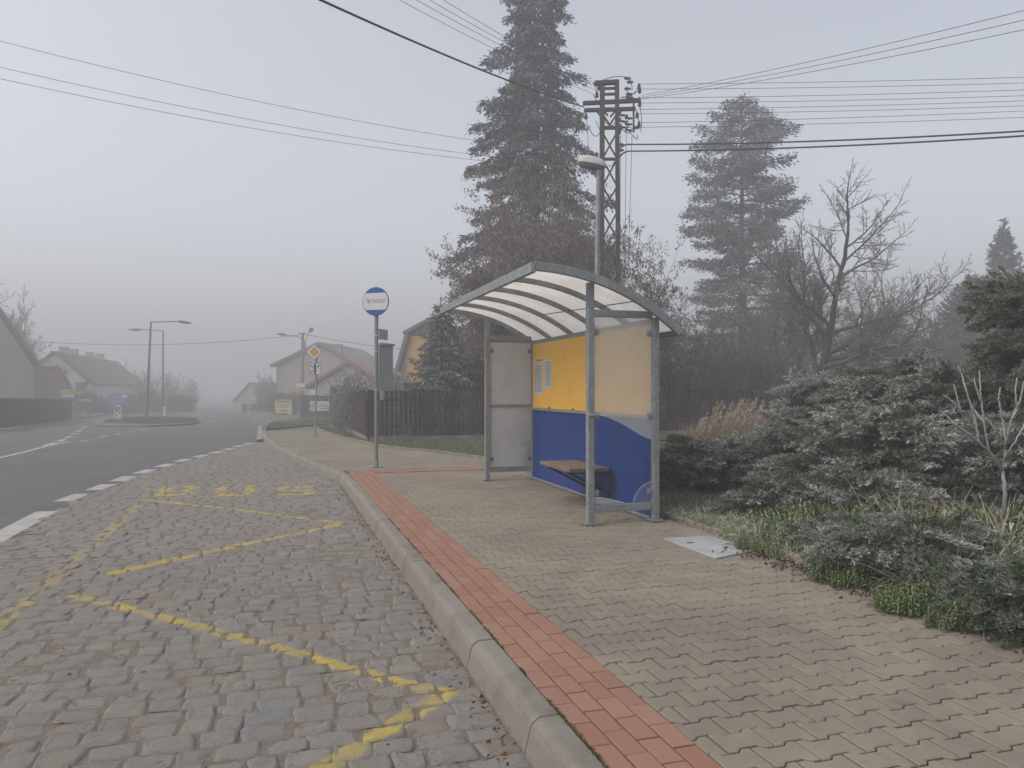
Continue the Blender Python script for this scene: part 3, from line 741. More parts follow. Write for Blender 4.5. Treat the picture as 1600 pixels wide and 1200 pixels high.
# near street lamp
def near_lamp():
    bx, by, _ = on(927.5, 13.0); t = thing('street_lamp', 'slim galvanised lamp post with frosted lamp head rising behind the shelter', 'street lamp', (bx, by, PV))
    tp = A(935.5, 268, 13.0); b = MB(); mid = Vector((bx, by, PV)).lerp(tp, .55)
    b.tube([(bx, by, 0), mid], .052, 14); b.build('post', GALV, t, smooth=False)
    b = MB(); b.tube([mid-Z3*.05, tp], [.041, .036], 14); b.lathe([(.052, -.06), (.056, -.02), (.042, .03)], mid, n=14); b.build('upper_post', GALV, t)
    # lamp head: a flattened boat, tilted, pointing to the street
    c = A(925, 257, 13.0); ax = (A(947, 262, 13.0)-A(903, 253, 13.0)).normalized(); L = .25
    dep = Fv; up = ax.cross(dep); up = up if up.z > 0 else -up
    V = []; n = 16; m = 11
    for i in range(m):
        s = -1+2*i/(m-1); wv = .115*math.sqrt(max(0, 1-abs(s)**3.0))+.004; hv = .145*math.sqrt(max(0, 1-(abs(s+.1)/1.12)**2.6))+.004
        for k in range(n//2+1):
            a_ = math.pi*k/(n//2); V.append(c+ax*(s*L)+dep*(wv*math.cos(a_))+up*(hv*math.sin(a_)))
    q = n//2+1
    b = MB(); b.add(V, [(i*q+k, i*q+k+1, (i+1)*q+k+1, (i+1)*q+k) for i in range(m-1) for k in range(q-1)])
    hd = b.build('lamp_head', M('frosted_lamp_shell', (.50, .51, .50), (.40, .40, .39), 9, .6, fine=.12, stain=(.58, .58, .58), sscale=8), t, smooth=True)
    V = []
    for i in range(m):
        s = -1+2*i/(m-1); wv = .105*math.sqrt(max(0, 1-abs(s)**3.0))+.003; hv = .075*math.sqrt(max(0, 1-abs(s)**2.2))+.002
        for k in range(q):
            a_ = math.pi*k/(n//2); V.append(c+ax*(s*L*.94)+dep*(wv*math.cos(a_))-up*(hv*math.sin(a_))-up*.004)
    b = MB(); b.add(V, [(i*q+k, i*q+k+1, (i+1)*q+k+1, (i+1)*q+k) for i in range(m-1) for k in range(q-1)])
    b.build('lens', M('lamp_lens', (.22, .215, .19), (.17, .165, .15), 8, .3, spec=.5), hd, smooth=True)
    b = MB(); b.tube([tp-Z3*.06, tp+Z3*.05], .042, 10); b.build('socket', GALV, hd)
near_lamp()

# lattice pylon
PYM = M('pylon_steel', (.055, .046, .045), (.075, .055, .048), 5, .8, .2, fine=.2, stain=(.095, .055, .042), sscale=2)
INS = M('insulator_glaze', (.075, .06, .055), (.05, .042, .04), 9, .35, spec=.5)
WIRE = M('wire_metal', (.10, .10, .105), (.08, .08, .085), 20, .6, .3)
CABLE = M('black_cable', (.022, .022, .025), (.03, .03, .033), 20, .7)
PZ = 22.0
def pylon():
    o = on(955, PZ); t = thing('power_pylon', 'brown steel lattice power pylon crowded with insulators behind the shelter', 'power pylon', o)
    P = lambda px, py, dz=0.: A(px, py, PZ+dz)
    base = o[2]
    for pxa, pxb, m_ in ((941.5, 939, PYM), (964.5, 967, PYM)):
        for dz in (0.,):
            a = Vector((on(pxb, PZ+dz)[0], on(pxb, PZ+dz)[1], base)); q = P(pxa, 127 if pxa > 950 else 133, dz)
            b = MB(); b.bar(a, q, .13 if pxa < 950 else .11, .15, up=Fv); b.build('leg', m_, t)
    ys = [205, 247, 290, 330, 372, 414, 456, 500, 545, 590, 630]
    for i, (a, c) in enumerate(zip(ys, ys[1:])):
        for s in ((942, 965), (965, 942)):
            b = MB(); f = Fv*(.05 if s[0] < s[1] else -.05); b.bar(P(s[0], a)+f, P(s[1], c)+f, .05, .012, up=Fv); b.build('brace', PYM, t)
    for (x0, y0, x1, y1, w, h) in ((930, 129, 967, 127, .2, .09), (940, 137.5, 965, 136.5, .1, .05), (940, 146.5, 965, 145.5, .1, .05), (911, 160.5, 998, 156, .12, .10), (913, 171.5, 993, 169, .12, .09), (940, 199, 972, 198.5, .12, .08), (935, 248, 968, 248, .12, .06)):
        b = MB(); b.bar(P(x0, y0), P(x1, y1), w, h); b.build('crossarm', PYM, t)
    b = MB()
    for s in ((933, 173, 941, 183), (990.5, 158, 990.5, 206), (944, 172, 950, 180), (962, 172, 954, 182), (942, 178, 953, 194), (964, 178, 953, 194)): b.bar(P(s[0], s[1]), P(s[2], s[3]), .05, .03, up=Fv)
    b.build('bracket', PYM, t)
    def ins(px, py, dx=0., dy=0., s=1.):
        c = P(px, py); axv = (Rv*dx+Z3*dy) if (dx or dy) else Z3
        b = MB(); b.lathe([(.015*s, -.10*s), (.035*s, -.07*s), (.06*s, -.045*s), (.035*s, -.02*s), (.055*s, .0), (.03*s, .03*s), (.045*s, .05*s), (.012*s, .10*s)], c, axv, 9); b.build('insulator', INS, t)
    for px, py, dx in ((981, 121, 1), (985, 127, 1), (981, 137.5, 1), (983.5, 146, 1), (983.5, 152, 1), (999, 134, 0), (1000, 140, 0), (999.5, 155.5, 0), (1000, 161.5, 0), (996, 179, 0), (999, 193.5, 0), (995, 198.5, 1), (932, 129, 1), (936, 135, 0), (933, 147, 0), (916, 181, 0), (932, 242, 0), (970, 225, 1), (970, 234, 1)): ins(px, py, dx, 0 if dx else 1)
    for k in range(13): ins(969+k % 4*5.2, 177+k*2.35, 1 if k % 2 else .4, 0 if k % 2 else 1, .8)
    r2 = random.Random(12)
    for (p, q, sag) in (((931, 131), (981, 120), -6), ((985, 122), (988, 140), 2), ((981, 137), (972, 150), 5), ((986, 147), (992, 152), 3), ((927, 147), (936, 160), 6), ((930, 133), (929, 150), 4), ((920, 196), (936, 208), 9), ((931, 188), (936, 207), 8), ((972, 200), (992, 198), 8), ((984, 205), (996, 210), 9), ((945, 187), (961, 191), 6), ((1000, 162), (1001, 205), 4), ((971, 152), (1000, 140), 2), ((972, 160), (999, 134), 3), ((975, 178), (996, 180), 5), ((992, 165), (999, 193), 3), ((975, 190), (995, 199), 4), ((968, 246), (958, 255), 2), ((951, 258), (960, 252), 3)):
        b = MB(); pts = []
        for i in range(9):
            k = i/8; pts.append(P(p[0]+(q[0]-p[0])*k+(sag*.6*4*k*(1-k) if abs(p[0]-q[0]) < 14 else 0), p[1]+(q[1]-p[1])*k+sag*4*k*(1-k), -.1*math.sin(k*3.1)))
        b.tube(pts, .011, 5); b.build('jumper_wire', CABLE, t)
    for p, q in (((970, 200), (968.5, 440)), ((979, 205), (976, 440)), ((988, 210), (981, 440)), ((917, 185), (921, 250))):
        b = MB(); b.tube([P(*p), P(*q)], .008, 5); b.build('down_lead', WIRE, t)
pylon()

def wire(label, p, q, sag, r, mat=WIRE, group=None, n=28, name='overhead_wire'):
    p, q = Vector(p), Vector(q); b = MB(); pts = []
    for i in range(n+1):
        k = i/n; v = p.lerp(q, k); v.z -= sag*4*k*(1-k); pts.append(v)
    b.tube(pts, r, 5); o = b.build(name, mat); tag(o, label, 'overhead wire' if mat is WIRE else 'overhead cable', group)
GW = 'wires strung from the lattice pylon'
P_ = lambda px, py: A(px, py, PZ)
def ext(px0, py0, px1, py1, k): return px0+(px1-px0)*k, py0+(py1-py0)*k
for lab, a, c in (('topmost thin wire running up and left from the pylon across the big spruce', (932, 130), (707, 0)),
                  ('second thin wire up and left from the pylon, just under the topmost', (934, 135), (686, 0)),
                  ('third thin wire up and left from the pylon over the spruce', (935, 141), (666, 0)),
                  ('lowest of the thin wires climbing left over the spruce top', (933, 148), (640, 0))):
    e = ext(*a, *c, 1.5); wire(lab, P_(*a), A(e[0], e[1], 13), .12, .0055, group=GW)
e = ext(912, 165, 518, 0, 1.35); wire('thick black cable climbing left from the pylon crossarm', P_(912, 166), A(e[0], e[1], 9.5), .12, .019, CABLE, GW, name='overhead_cable')
for lab, a, c, m_ in (('upper of three long wires crossing the sky to the left', (905, 240), (0, 50), 14), ('middle of three long wires crossing the sky to the left', (906, 258), (0, 91), 9), ('lowest of three long wires crossing the sky to the left', (903, 264), (0, 109), 9)):
    e = ext(*a, *c, 1.25); wire(lab, A(a[0], a[1], 21.9), A(e[0], e[1], 15), .35, .0055, group=GW)
names = ['first', 'second', 'third', 'fourth', 'fifth', 'sixth', 'seventh', 'lowest']
for i, (ya, yb) in enumerate(((130, 118), (138, 127), (152, 138), (160, 147), (170, 155), (177, 163), (191, 171), (198, 181))):
    e = ext(999, ya, 1600, yb, 1.2)
    wire(('%s thin level wire counting down from the top, right of the pylon' % names[i]) if i < 7 else 'lowest thin level wire right of the pylon above the thick cables', P_(998, ya), A(e[0], e[1], 20), .05, .0072, group=GW)
for lab, a, c in (('upper of the three thin wires fanning up to the right corner', (1003, 148), (1600, 12)), ('middle of the three thin wires fanning up to the right corner', (1003, 151), (1600, 27)), ('lower of the three thin wires fanning up to the right corner', (1002, 154), (1600, 42))):
    e = ext(*a, *c, 1.2); wire(lab, P_(*a), A(e[0], e[1], 13), .1, .0068, group=GW)
for lab, a, c in (('upper of the two thick black cables running right from the pylon', (985, 225), (1600, 201)), ('lower of the two thick black cables running right from the pylon', (984, 235.5), (1600, 208.5))):
    e = ext(*a, *c, 1.2); wire(lab, P_(*a), A(e[0], e[1], 16), .1, .022, CABLE, GW, name='overhead_cable')
    wire(lab.replace('running right from', 'bending into').replace('two thick', 'two short thick'), P_(967, 233 if a[1] < 230 else 246), P_(*a), -.05, .024, CABLE, GW, 8, name='overhead_cable')

# ------------------------------------------------------------------ signs and lamps further up the street
def priority_sign():
    bx, by, bz = gr(493, 682, PV); Zs = bx*F_[0]+by*F_[1]
    t = thing('priority_road_sign', 'orange and white diamond road sign above a square junction plate on a thin post', 'road sign', (bx, by, bz))
    P = lambda px, py, d=0.: A(px, py, Zs)-Fv*d
    b = MB(); b.tube([(bx, by, bz), P(494.5, 556)], .027, 8); b.box((bx, by, bz+.01), (.2, .2, .02)); b.build('post', GALV, t)
    s = Zs/1200
    def dia(r, d, name, mat, par):
        c = P(491.5, 550, d); b = MB(); b.prism([(-r*s, 0), (0, -r*s), (r*s, 0), (0, r*s)], Rv, Z3, -Fv*.004, c); return b.build(name, mat, par)
    BK = M('sign_black', (.03, .03, .032), (.04, .04, .04), 9, .5); W2 = M('plate_white', (.62, .62, .62), (.56, .56, .56), 6, .5); OR = M('plate_orange', (.66, .30, .03), (.6, .27, .03), 6, .5)
    d0 = dia(13.4, .05, 'diamond', BK, t); dia(12.4, .056, 'white_face', W2, d0); dia(7.8, .062, 'orange_face', OR, d0)
    c = P(493, 576.5, .05); q = MB(); q.prism([(-9.7*s, -9.4*s), (9.7*s, -9.4*s), (9.7*s, 9.4*s), (-9.7*s, 9.4*s)], Rv, Z3, -Fv*.004, c); p0 = q.build('junction_plate', BK, t)
    q = MB(); q.prism([(-8.9*s, -8.6*s), (8.9*s, -8.6*s), (8.9*s, 8.6*s), (-8.9*s, 8.6*s)], Rv, Z3, -Fv*.004, c-Fv*.006); q.build('white_face', W2, p0)
    q = MB(); L = lambda a, b_, w: q.bar(c-Fv*.0125+Rv*a[0]*s+Z3*a[1]*s, c-Fv*.0125+Rv*b_[0]*s+Z3*b_[1]*s, .003, w*s, up=Rv if abs(a[0]-b_[0]) < 1 else Z3)
    L((0, -7.6), (0, 7.6), 3.2); L((-7, 6), (-3.2, 2.2), 1.6); L((7, 6), (3.2, 2.2), 1.6); L((-7, -6), (-3.2, -2.2), 1.6); q.build('junction_symbol', BK, p0)
    b = MB(); b.box(P(490, 613, .04), (.16, .02, .13), rz=-TH); b.build('small_plate', W2, t)
priority_sign()
def far_lamp(label, base, top, arm, head_dir, name='street_lamp'):
    bx, by, bz = gr(base[0], base[1], .1); Zs = bx*F_[0]+by*F_[1]; t = thing(name, label, 'street lamp', (bx, by, bz), 'tall street lamps in the fog')
    LM = M('lamp_steel', (.16, .165, .17), (.13, .135, .14), 4, .6, .2)
    tp = A(top[0], top[1], Zs); b = MB(); b.tube([(bx, by, bz), Vector((bx, by, bz)).lerp(tp, .35), tp], [.10, .085, .055], 8); b.build('pole', LM, t)
    e = A(arm[0], arm[1], Zs); b = MB(); b.tube([tp-Z3*.05, e], .04, 6); ar = b.build('arm', LM, t)
    h = A(head_dir[0], head_dir[1], Zs); m_ = (e+h)/2
    b = MB(); d = (h-e); V = []
    for k, (w, hh) in zip((0, .15, .45, .8, 1), ((.05, .05), (.12, .09), (.15, .10), (.12, .07), (.03, .03))):
        c = e+d*k
        for i in range(8): a_ = 2*math.pi*i/8; V.append(c+Fv*w*math.cos(a_)+Z3*hh*math.sin(a_))
    b.add(V, [(i*8+k, i*8+(k+1) % 8, (i+1)*8+(k+1) % 8, (i+1)*8+k) for i in range(4) for k in range(8)] + [tuple(range(8)), tuple(range(32, 40))]); b.build('lamp_head', LM, t)
far_lamp('taller grey street lamp on the grass island with its arm to the right', (229, 656), (235.5, 502), (278, 502), (299, 505))
far_lamp('street lamp behind the island with its arm to the left', (254.5, 650), (254.5, 516), (220, 515), (200, 515))
def sidelamp():
    Zs = 62; o = on(533, Zs, .1); t = thing('street_lamp', 'small short armed lamp standing in front of the white house', 'street lamp', o); LM = MATS['lamp_steel']
    b = MB(); b.tube([o, A(534.5, 540, Zs)], [.07, .05], 8); b.build('pole', LM, t)
    b = MB(); c = A(530, 539, Zs); b.box(c, (.55, .2, .1), rz=-TH); b.bar(A(534.5, 541, Zs), A(533, 539.5, Zs), .06, .06); b.build('lamp_head', LM, t)
sidelamp()
def concrete_pole():
    Zs = 57; o = on(471, Zs, .1); t = thing('utility_pole', 'concrete utility pole with two lamp arms beside the beige house', 'utility pole', o)
    CP = M('pole_concrete', (.24, .235, .225), (.19, .185, .18), 3, .9)
    b = MB(); b.tube([o, A(473, 521, Zs)], [.17, .10], 10); b.build('pole', CP, t)
    b = MB(); b.box(A(475, 543, Zs)-Fv*.15, (.25, .22, .75), rz=-TH); b.build('junction_box', CP, t)
    LM = MATS['lamp_steel']
    b = MB(); b.tube([A(472, 530, Zs), A(466, 526.5, Zs), A(445, 523, Zs)], .035, 6); a = b.build('arm', LM, t)
    b = MB(); b.tube([A(447, 523.4, Zs), A(440, 522, Zs), A(433, 521.8, Zs)], [.04, .12, .05], 8); b.build('lamp_head', LM, a)
    b = MB(); b.tube([A(476, 535, Zs), A(481, 524, Zs), A(484, 517, Zs)], .035, 6); a = b.build('arm', LM, t)
    b = MB(); b.tube([A(483, 518.5, Zs), A(486, 515, Zs), A(489, 513.5, Zs)], [.06, .17, .12], 8); b.build('lamp_head', LM, a)
    b = MB(); b.bar(A(466, 521.5, Zs), A(478, 520.5, Zs), .1, .08); b.build('crossarm', CP, t)
    W2 = MATS['plate_white']; Y2 = M('plate_yellow', (.55, .36, .05), (.5, .33, .05), 6, .6)
    for pc, w, h, m_ in (((471, 602), .62, .3, W2), ((470.5, 609), .72, .2, Y2)):
        b = MB(); b.box(A(pc[0], pc[1], Zs)-Fv*.2, (w, .03, h), rz=-TH); b.build('direction_plate', m_, t)
concrete_pole()
wire('thin wire sagging across the fog from the left to the concrete pole', A(-40, 524, 62), A(468, 523.5, 57), .75, .02, group='wires at the concrete pole')
wire('thin wire from the concrete pole to the yellow house', A(474, 522, 57), A(634, 546, 48), .1, .018, group='wires at the concrete pole')
def island_sign():
    bx, by, bz = gr(183, 657, .12); Zs = bx*F_[0]+by*F_[1]; s = Zs/1200; t = thing('traffic_island_sign', 'white island marker with dark arrow disc over a red chevron panel', 'traffic sign', (bx, by, bz))
    c = A(183.5, 645, Zs); W2 = MATS['plate_white']; b = MB()
    pts = [(-5.6, -12), (5.2, -12), (5.2, 7)] + [(5.2*math.cos(a), 7+5*math.sin(a)) for a in np.linspace(.2, 2.94, 9)] + [(-5.2, 7)]
    b.prism([(a*s, z*s) for a, z in pts], Rv, Z3, Fv*.1, c); bd = b.build('board', W2, t)
    b = MB(); b.lathe([(4.1*s, 0), (4.1*s, .01)], c+Z3*5.6*s, -Fv, 20); dd = b.build('arrow_disc', M('disc_dark', (.03, .05, .07), (.03, .045, .06), 6), bd)
    b = MB(); o = c-Fv*.016+Z3*5.6*s; b.bar(o+Rv*-2*s+Z3*2*s, o+Rv*1.4*s-Z3*1.4*s, .006, 1.2*s); b.prism([(2.4*s, -2.4*s), (2.2*s, .6*s), (-.6*s, -2.2*s)], Rv, Z3, -Fv*.004, o); b.build('arrow', W2, dd)
    RD = M('chevron_red', (.36, .05, .04), (.32, .05, .045), 5)
    b = MB(); o = c-Fv*.004
    for x in (-4.4, .2): b.prism([((x+0)*s, 1*s), ((x+1.7)*s, 1*s), ((x+4.1)*s, -4.5*s), ((x+1.7)*s, -10*s), (x*s, -10*s), ((x+2.2)*s, -4.5*s)] if x < 0 else [((x)*s, 1*s), ((x+4.2)*s, 1*s), ((x+4.2)*s, -1.0*s), ((x+3.6)*s, -2*s)], Rv, Z3, -Fv*.006, o)
    b.prism([(.2*s, -10*s), (4.2*s, -10*s), (4.2*s, -8*s), (3.6*s, -7*s)], Rv, Z3, -Fv*.006, o); b.build('chevron', RD, bd)
island_sign()
def bollard():
    bx, by, bz = gr(257.5, 650.5, .1); Zs = bx*F_[0]+by*F_[1]; t = thing('bollard', 'white round topped bollard behind the grass island', 'bollard', (bx, by, bz))
    b = MB(); b.lathe([(.12, 0), (.11, .1), (.095, .62), (.09, .68), (.05, .74), (.01, .76)], (bx, by, bz), n=14); b.build('body', MATS['plate_white'], t, smooth=True)
    b = MB(); b.lathe([(.099, .48), (.099, .56)], (bx, by, bz), n=14); b.build('band', MATS['lamp_steel'], t)
bollard()
def panel_sign(name, label, cat, px0, px1, py0, py1, Z, mat, parts=(), legs=True):
    o = on((px0+px1)/2, Z, .05); t = thing(name, label, cat, o); s = Z/1200
    c = A((px0+px1)/2, (py0+py1)/2, Z); w, h = (px1-px0)*s, (py1-py0)*s
    b = MB(); b.box(c, (w, .06, h), rz=-TH); bd = b.build('board', mat, t)
    if legs:
        for k in (-.42, .42):
            p = c+Rv*w*k+Fv*.06; b = MB(); b.bar((p.x, p.y, o[2]), p, .07, .07, up=Fv); b.build('leg', MATS['lamp_steel'], t)
    for i, (u0, u1, v0, v1, m_, nm) in enumerate(parts):
        b = MB(); cc = c+Rv*w*((u0+u1)/2-.5)+Z3*h*((v0+v1)/2-.5)-Fv*(.034+.003*i)
        if nm == 'print':
            r2 = random.Random(i+len(label)); u = u0
            while u < u1: ww = min(r2.uniform(.03, .09), u1-u+.01); b.box(c+Rv*w*(u+ww/2-.5)+Z3*h*((v0+v1)/2-.5)-Fv*(.036+.002*i), (w*ww, .004, h*(v1-v0)), rz=-TH); u += ww+.025
        else: b.box(cc, (w*(u1-u0), .004, h*(v1-v0)), rz=-TH)
        b.build(nm, m_, bd)
YB = M('billboard_yellow', (.60, .40, .04), (.55, .36, .04), 3, .6); WB = M('billboard_white', (.6, .6, .6), (.54, .54, .54), 3, .6); DB = M('billboard_ink', (.06, .05, .05), (.1, .07, .06), 9, .7); BB = M('billboard_blue', (.045, .10, .32), (.05, .11, .30), 3, .6); RB = M('billboard_red', (.30, .075, .07), (.26, .07, .065), 5, .7)
panel_sign('billboard', 'yellow billboard with a white middle band by the concrete pole', 'billboard', 430, 456, 624.5, 646, 60, YB, ((.04, .96, .30, .68, WB, 'white_band'), (.12, .9, .82, .92, DB, 'print'), (.1, .8, .55, .62, DB, 'print'), (.12, .85, .42, .49, DB, 'print'), (.3, .75, .16, .23, DB, 'print')), True)
panel_sign('notice_board', 'low white board leaning at the corner of the yellow billboard', 'board', 450.5, 456, 638, 648, 58, WB, ((.2, .8, .3, .6, YB, 'patch'),), False)
panel_sign('banner', 'white advertising banner hanging on the board fence behind the diamond sign', 'banner', 484.5, 514, 627, 642, 49.5, WB, ((.04, .3, .15, .85, M('banner_grey', (.35, .35, .36)), 'picture'), (.5, .85, .62, .7, DB, 'print'), (.45, .9, .42, .48, DB, 'print'), (.55, .85, .22, .28, DB, 'print')), False)
panel_sign('banner', 'faded red banner under the window of the white house', 'banner', 520, 545, 602.5, 607.5, 56, RB, ((.1, .9, .35, .62, M('banner_pale', (.45, .3, .29)), 'print'),), False)
panel_sign('billboard', 'blue billboard with pale lines beyond the traffic island', 'billboard', 169, 200, 616, 634, 72, BB, ((.05, .7, .75, .8, WB, 'print'), (.05, .7, .35, .4, WB, 'print'), (.7, .98, .68, .95, WB, 'white_corner')), True)
panel_sign('billboard', 'small mustard yellow billboard before the white gabled house', 'billboard', 95, 120, 608.5, 615.5, 56, M('billboard_mustard', (.38, .34, .07), (.34, .30, .06), 3, .6), ((.05, .9, .4, .55, M('mustard_ink', (.25, .22, .05)), 'print'),), True)
panel_sign('billboard', 'narrow blue and white board below the mustard one', 'billboard', 97, 116, 617.5, 622, 55, BB, ((.0, 1., .5, 1., WB, 'white_band'),), True)
panel_sign('railing_sign', 'long white railing board in front of the white gabled house', 'board', 122, 142, 624, 627.5, 58, WB, ((.05, .95, .3, .6, MATS['lamp_steel'], 'print'),), True)
# ------------------------------------------------------------------ houses
def poly_house(name, label, wall, roofm, body, y=None, Z=None, L=10., roofs=(), rot=None, cat='house', over=.35):
    """body: facade outline in picture points lying in one upright plane; roofs: pairs of outline points carrying a roof slab"""
    if y is not None: f = lambda px, py: onplane(px, py, y); D = Vector((0, 1, 0)); axv = Vector((1, 0, 0))
    else:
        ang = math.radians(rot or 0); D = Fv*math.cos(ang)+Rv*math.sin(ang); axv = Rv*math.cos(ang)-Fv*math.sin(ang)
        o0 = A(sum(p[0] for p in body)/len(body), 608, Z); nrm = Vector((D.x, D.y, 0))
        def f(px, py):
            v = Fv + Rv*((px-800)/1200); k = Vector((o0.x, o0.y, 0)).dot(nrm)/v.dot(nrm); q = v*k
            return Vector((q.x, q.y, CAMH+(608-py)/1200*k))
    P = [f(*p) for p in body]; b0 = P[0]; zb = gf(b0.y)-.3
    t = thing(name, label, cat, (b0.x, b0.y, gf(b0.y)))
    n = len(P); low = min(p.z for p in P)
    P = [Vector((p.x, p.y, zb if p.z < low+.05 else p.z)) for p in P]
    b = MB(); b.add(P+[p+D*L for p in P], [tuple(range(n)), tuple(range(n, 2*n))[::-1]]+[(i, n+i, n+(i+1) % n, (i+1) % n) for i in range(n)]); b.build('wall', wall, t)
    out = []
    for a, c, th in roofs:
        p, q = f(*a), f(*c); d = (q-p).normalized(); up = d.cross(D); up = up if up.z > 0 else -up
        p = p-d*.0; q = q+d*.0
        b = MB(); S = [p-D*over+up*.02, q-D*over+up*.02, q-D*over+up*(.02+th), p-D*over+up*(.02+th)]
        b.add(S+[s+D*(L+2*over) for s in S], [(0,1,2,3), (7,6,5,4)]+[(i, 4+i, 4+(i+1) % 4, (i+1) % 4) for i in range(4)]); out.append(b.build('roof', roofm, t))
    return t, f, D, axv, out
def boxpart(name, mat, par, c, axv, size):
    b = MB(); b.box(c, size, rz=math.atan2(axv.y, axv.x)); return b.build(name, mat, par)
BEI = M('beige_render', (.36, .31, .25), (.31, .27, .22), .6, .9, fine=.1, stain=(.24, .21, .18), sscale=.5)
GRR = M('grey_render', (.22, .205, .185), (.18, .17, .155), .5, .9, fine=.1, stain=(.26, .23, .2), sscale=.4)
WHR = M('white_render', (.60, .60, .60), (.52, .52, .52), .8, .9, fine=.08, stain=(.36, .35, .33), sscale=.6)
YER = M('yellow_render', (.62, .36, .08), (.57, .33, .08), .8, .9, fine=.08)
DRF = M('dark_roof_tiles', (.075, .068, .065), (.058, .054, .052), 2, .9, bump=.3, bscale=8, fine=.2, stain=(.10, .085, .08), sscale=.7)
RRF = M('red_roof_tiles', (.27, .12, .10), (.23, .10, .085), 2, .9, bump=.3, bscale=8, fine=.2, stain=(.19, .10, .09), sscale=.7)
GRF = M('grey_roof_tiles', (.14, .13, .13), (.115, .11, .11), 2, .9, fine=.15)
PNK = M('pink_render', (.42, .27, .25), (.38, .25, .23), .8, .9, fine=.1)
WIN = M('window_glass', (.05, .055, .06), (.07, .075, .08), 4, .15, spec=.5)
FRM = M('window_frame', (.5, .5, .5), (.45, .45, .45), 4, .6)
tree_y = 59.5
t, f, D, ax, _ = poly_house('gabled_house', 'large grey gabled house cut off by the left edge of the view', GRR, DRF, [(-112, 640), (52, 640), (52, 572), (-30, 452), (-112, 572)], Z=53, rot=-34, L=11, roofs=(((-30, 448), (60, 573), .22), ((-30, 448), (-120, 573), .22)), over=.25)
b = MB(); b.tube([f(53, 574)-D*.15, f(53, 640)-D*.15], .05, 6); b.build('downpipe', MATS['lamp_steel'], t)
t, f, D, ax, _ = poly_house('outbuilding', 'low reddish outbuilding between the grey house and the white gable', GRR, RRF, [(46, 640), (112, 640), (112, 612), (92, 577), (46, 577)], Z=60, rot=-31, L=5, roofs=(((92, 575), (114, 614), .16), ((44, 575.5), (92, 575), .16)), over=.2)
b = MB(); P = [f(47, 577), f(91, 577), f(100, 592), f(47, 592)]; b.add([p-D*.06 for p in P]+[p-D*.26 for p in P], [(0,1,2,3), (7,6,5,4), (0,4,5,1), (1,5,6,2), (2,6,7,3), (3,7,4,0)]); b.build('tile_hanging', RRF, t)
t, f, D, ax, rf = poly_house('gabled_house', 'long white gabled house with a dark roof and chimneys left of the street', WHR, DRF, [(63, 640), (143, 640), (143, 600), (86, 554), (62, 572)], y=84.9, L=30, roofs=(((85, 551.5), (147, 603), .25), ((85, 551.5), (58, 575), .25)), over=.3)
for k, u in enumerate((3.5, 7.5, 15, 20)): boxpart('chimney', BEI, rf[0], f(85, 551)+D*u+Z3*.25, ax, (.75, .9, 1.0))
for u, v, w, h in ((103, 581, .35, .5), (136, 597.5, .4, .6), (123, 604, .7, 1.), (131, 604, .7, 1.), (99, 604, .7, 1.)): 
    w_ = boxpart('window', FRM, t, f(u, v)-D*.04, ax, (w, .08, h)); boxpart('pane', WIN, w_, f(u, v)-D*.09, ax, (w*.78, .03, h*.82))
t, f, D, ax, rf = poly_house('gabled_house', 'beige gabled house with grey roof behind the concrete pole', BEI, GRF, [(433, 645), (572, 645), (572, 580), (500, 542), (433, 573)], Z=76, rot=6, L=13, roofs=(((500, 538.5), (425, 574), .26), ((500, 538.5), (580, 585), .26)))
b = MB(); b.tube([f(434, 575)-D*.2, f(434, 645)-D*.2], .06, 6); b.build('downpipe', MATS['lamp_steel'], t)
t, f, D, ax, rf = poly_house('house_wing', 'grey roofed rear wing showing above the white house', BEI, GRF, [(512, 645), (558, 645), (558, 575), (553, 556), (519, 556)], Z=84, rot=6, L=6, roofs=(((519, 554.5), (555, 554.5), .2), ((555, 554.5), (561, 578), .2)))
t, f, D, ax, rf = poly_house('white_house', 'small white house under a broad red roof behind the board fence', WHR, RRF, [(492, 645), (576, 645), (576, 590), (546, 571), (492, 603)], Z=60, rot=-4, L=8, roofs=(((546, 568.5), (478, 608), .24), ((546, 568.5), (583, 594), .24)), over=.5)
w_ = boxpart('window', FRM, t, f(543.5, 598)-D*.04, ax, (.62, .08, .98)); boxpart('pane', WIN, w_, f(543.5, 598)-D*.10, ax, (.42, .04, .85))
w_ = boxpart('window', FRM, t, f(522, 609)-D*.04, ax, (.7, .08, .7)); boxpart('pane', WIN, w_, f(522, 609)-D*.10, ax, (.55, .04, .55))
t, f, D, ax, rf = poly_house('house_wing', 'pink walled wing with a flat red roof line right of the white house', PNK, RRF, [(577, 645), (640, 645), (640, 592), (577, 592)], Z=64, rot=0, L=6, roofs=(((575, 590.5), (642, 590.5), .16),))
w_ = boxpart('window', FRM, t, f(620, 603)-D*.04, ax, (.8, .08, .9)); boxpart('pane', WIN, w_, f(620, 603)-D*.10, ax, (.62, .04, .72))
t, f, D, ax, rf = poly_house('yellow_house', 'bright yellow house with steep dark mansard roof behind the small conifer', YER, GRF, [(627, 650), (725, 650), (725, 580), (712, 525), (640, 525), (627, 580)], Z=46, rot=8, L=9, roofs=(((640, 522), (623.5, 582), .2), ((712, 522), (728, 582), .2), ((676, 501), (633, 524), .2), ((676, 501), (719, 524), .2)), over=.3)
b = MB(); P = [f(640, 524), f(712, 524), f(676, 503)]; b.add(P+[p+D*8.9 for p in P], [(0,1,2), (5,4,3), (0,3,4,1), (1,4,5,2), (2,5,3,0)]); b.build('gable_top', GRF, t)
b = MB(); b.tube([f(641, 526)-D*.08, f(633, 560)-D*.08, f(630, 600)-D*.08], .05, 6); b.build('downpipe', MATS['lamp_steel'], t)
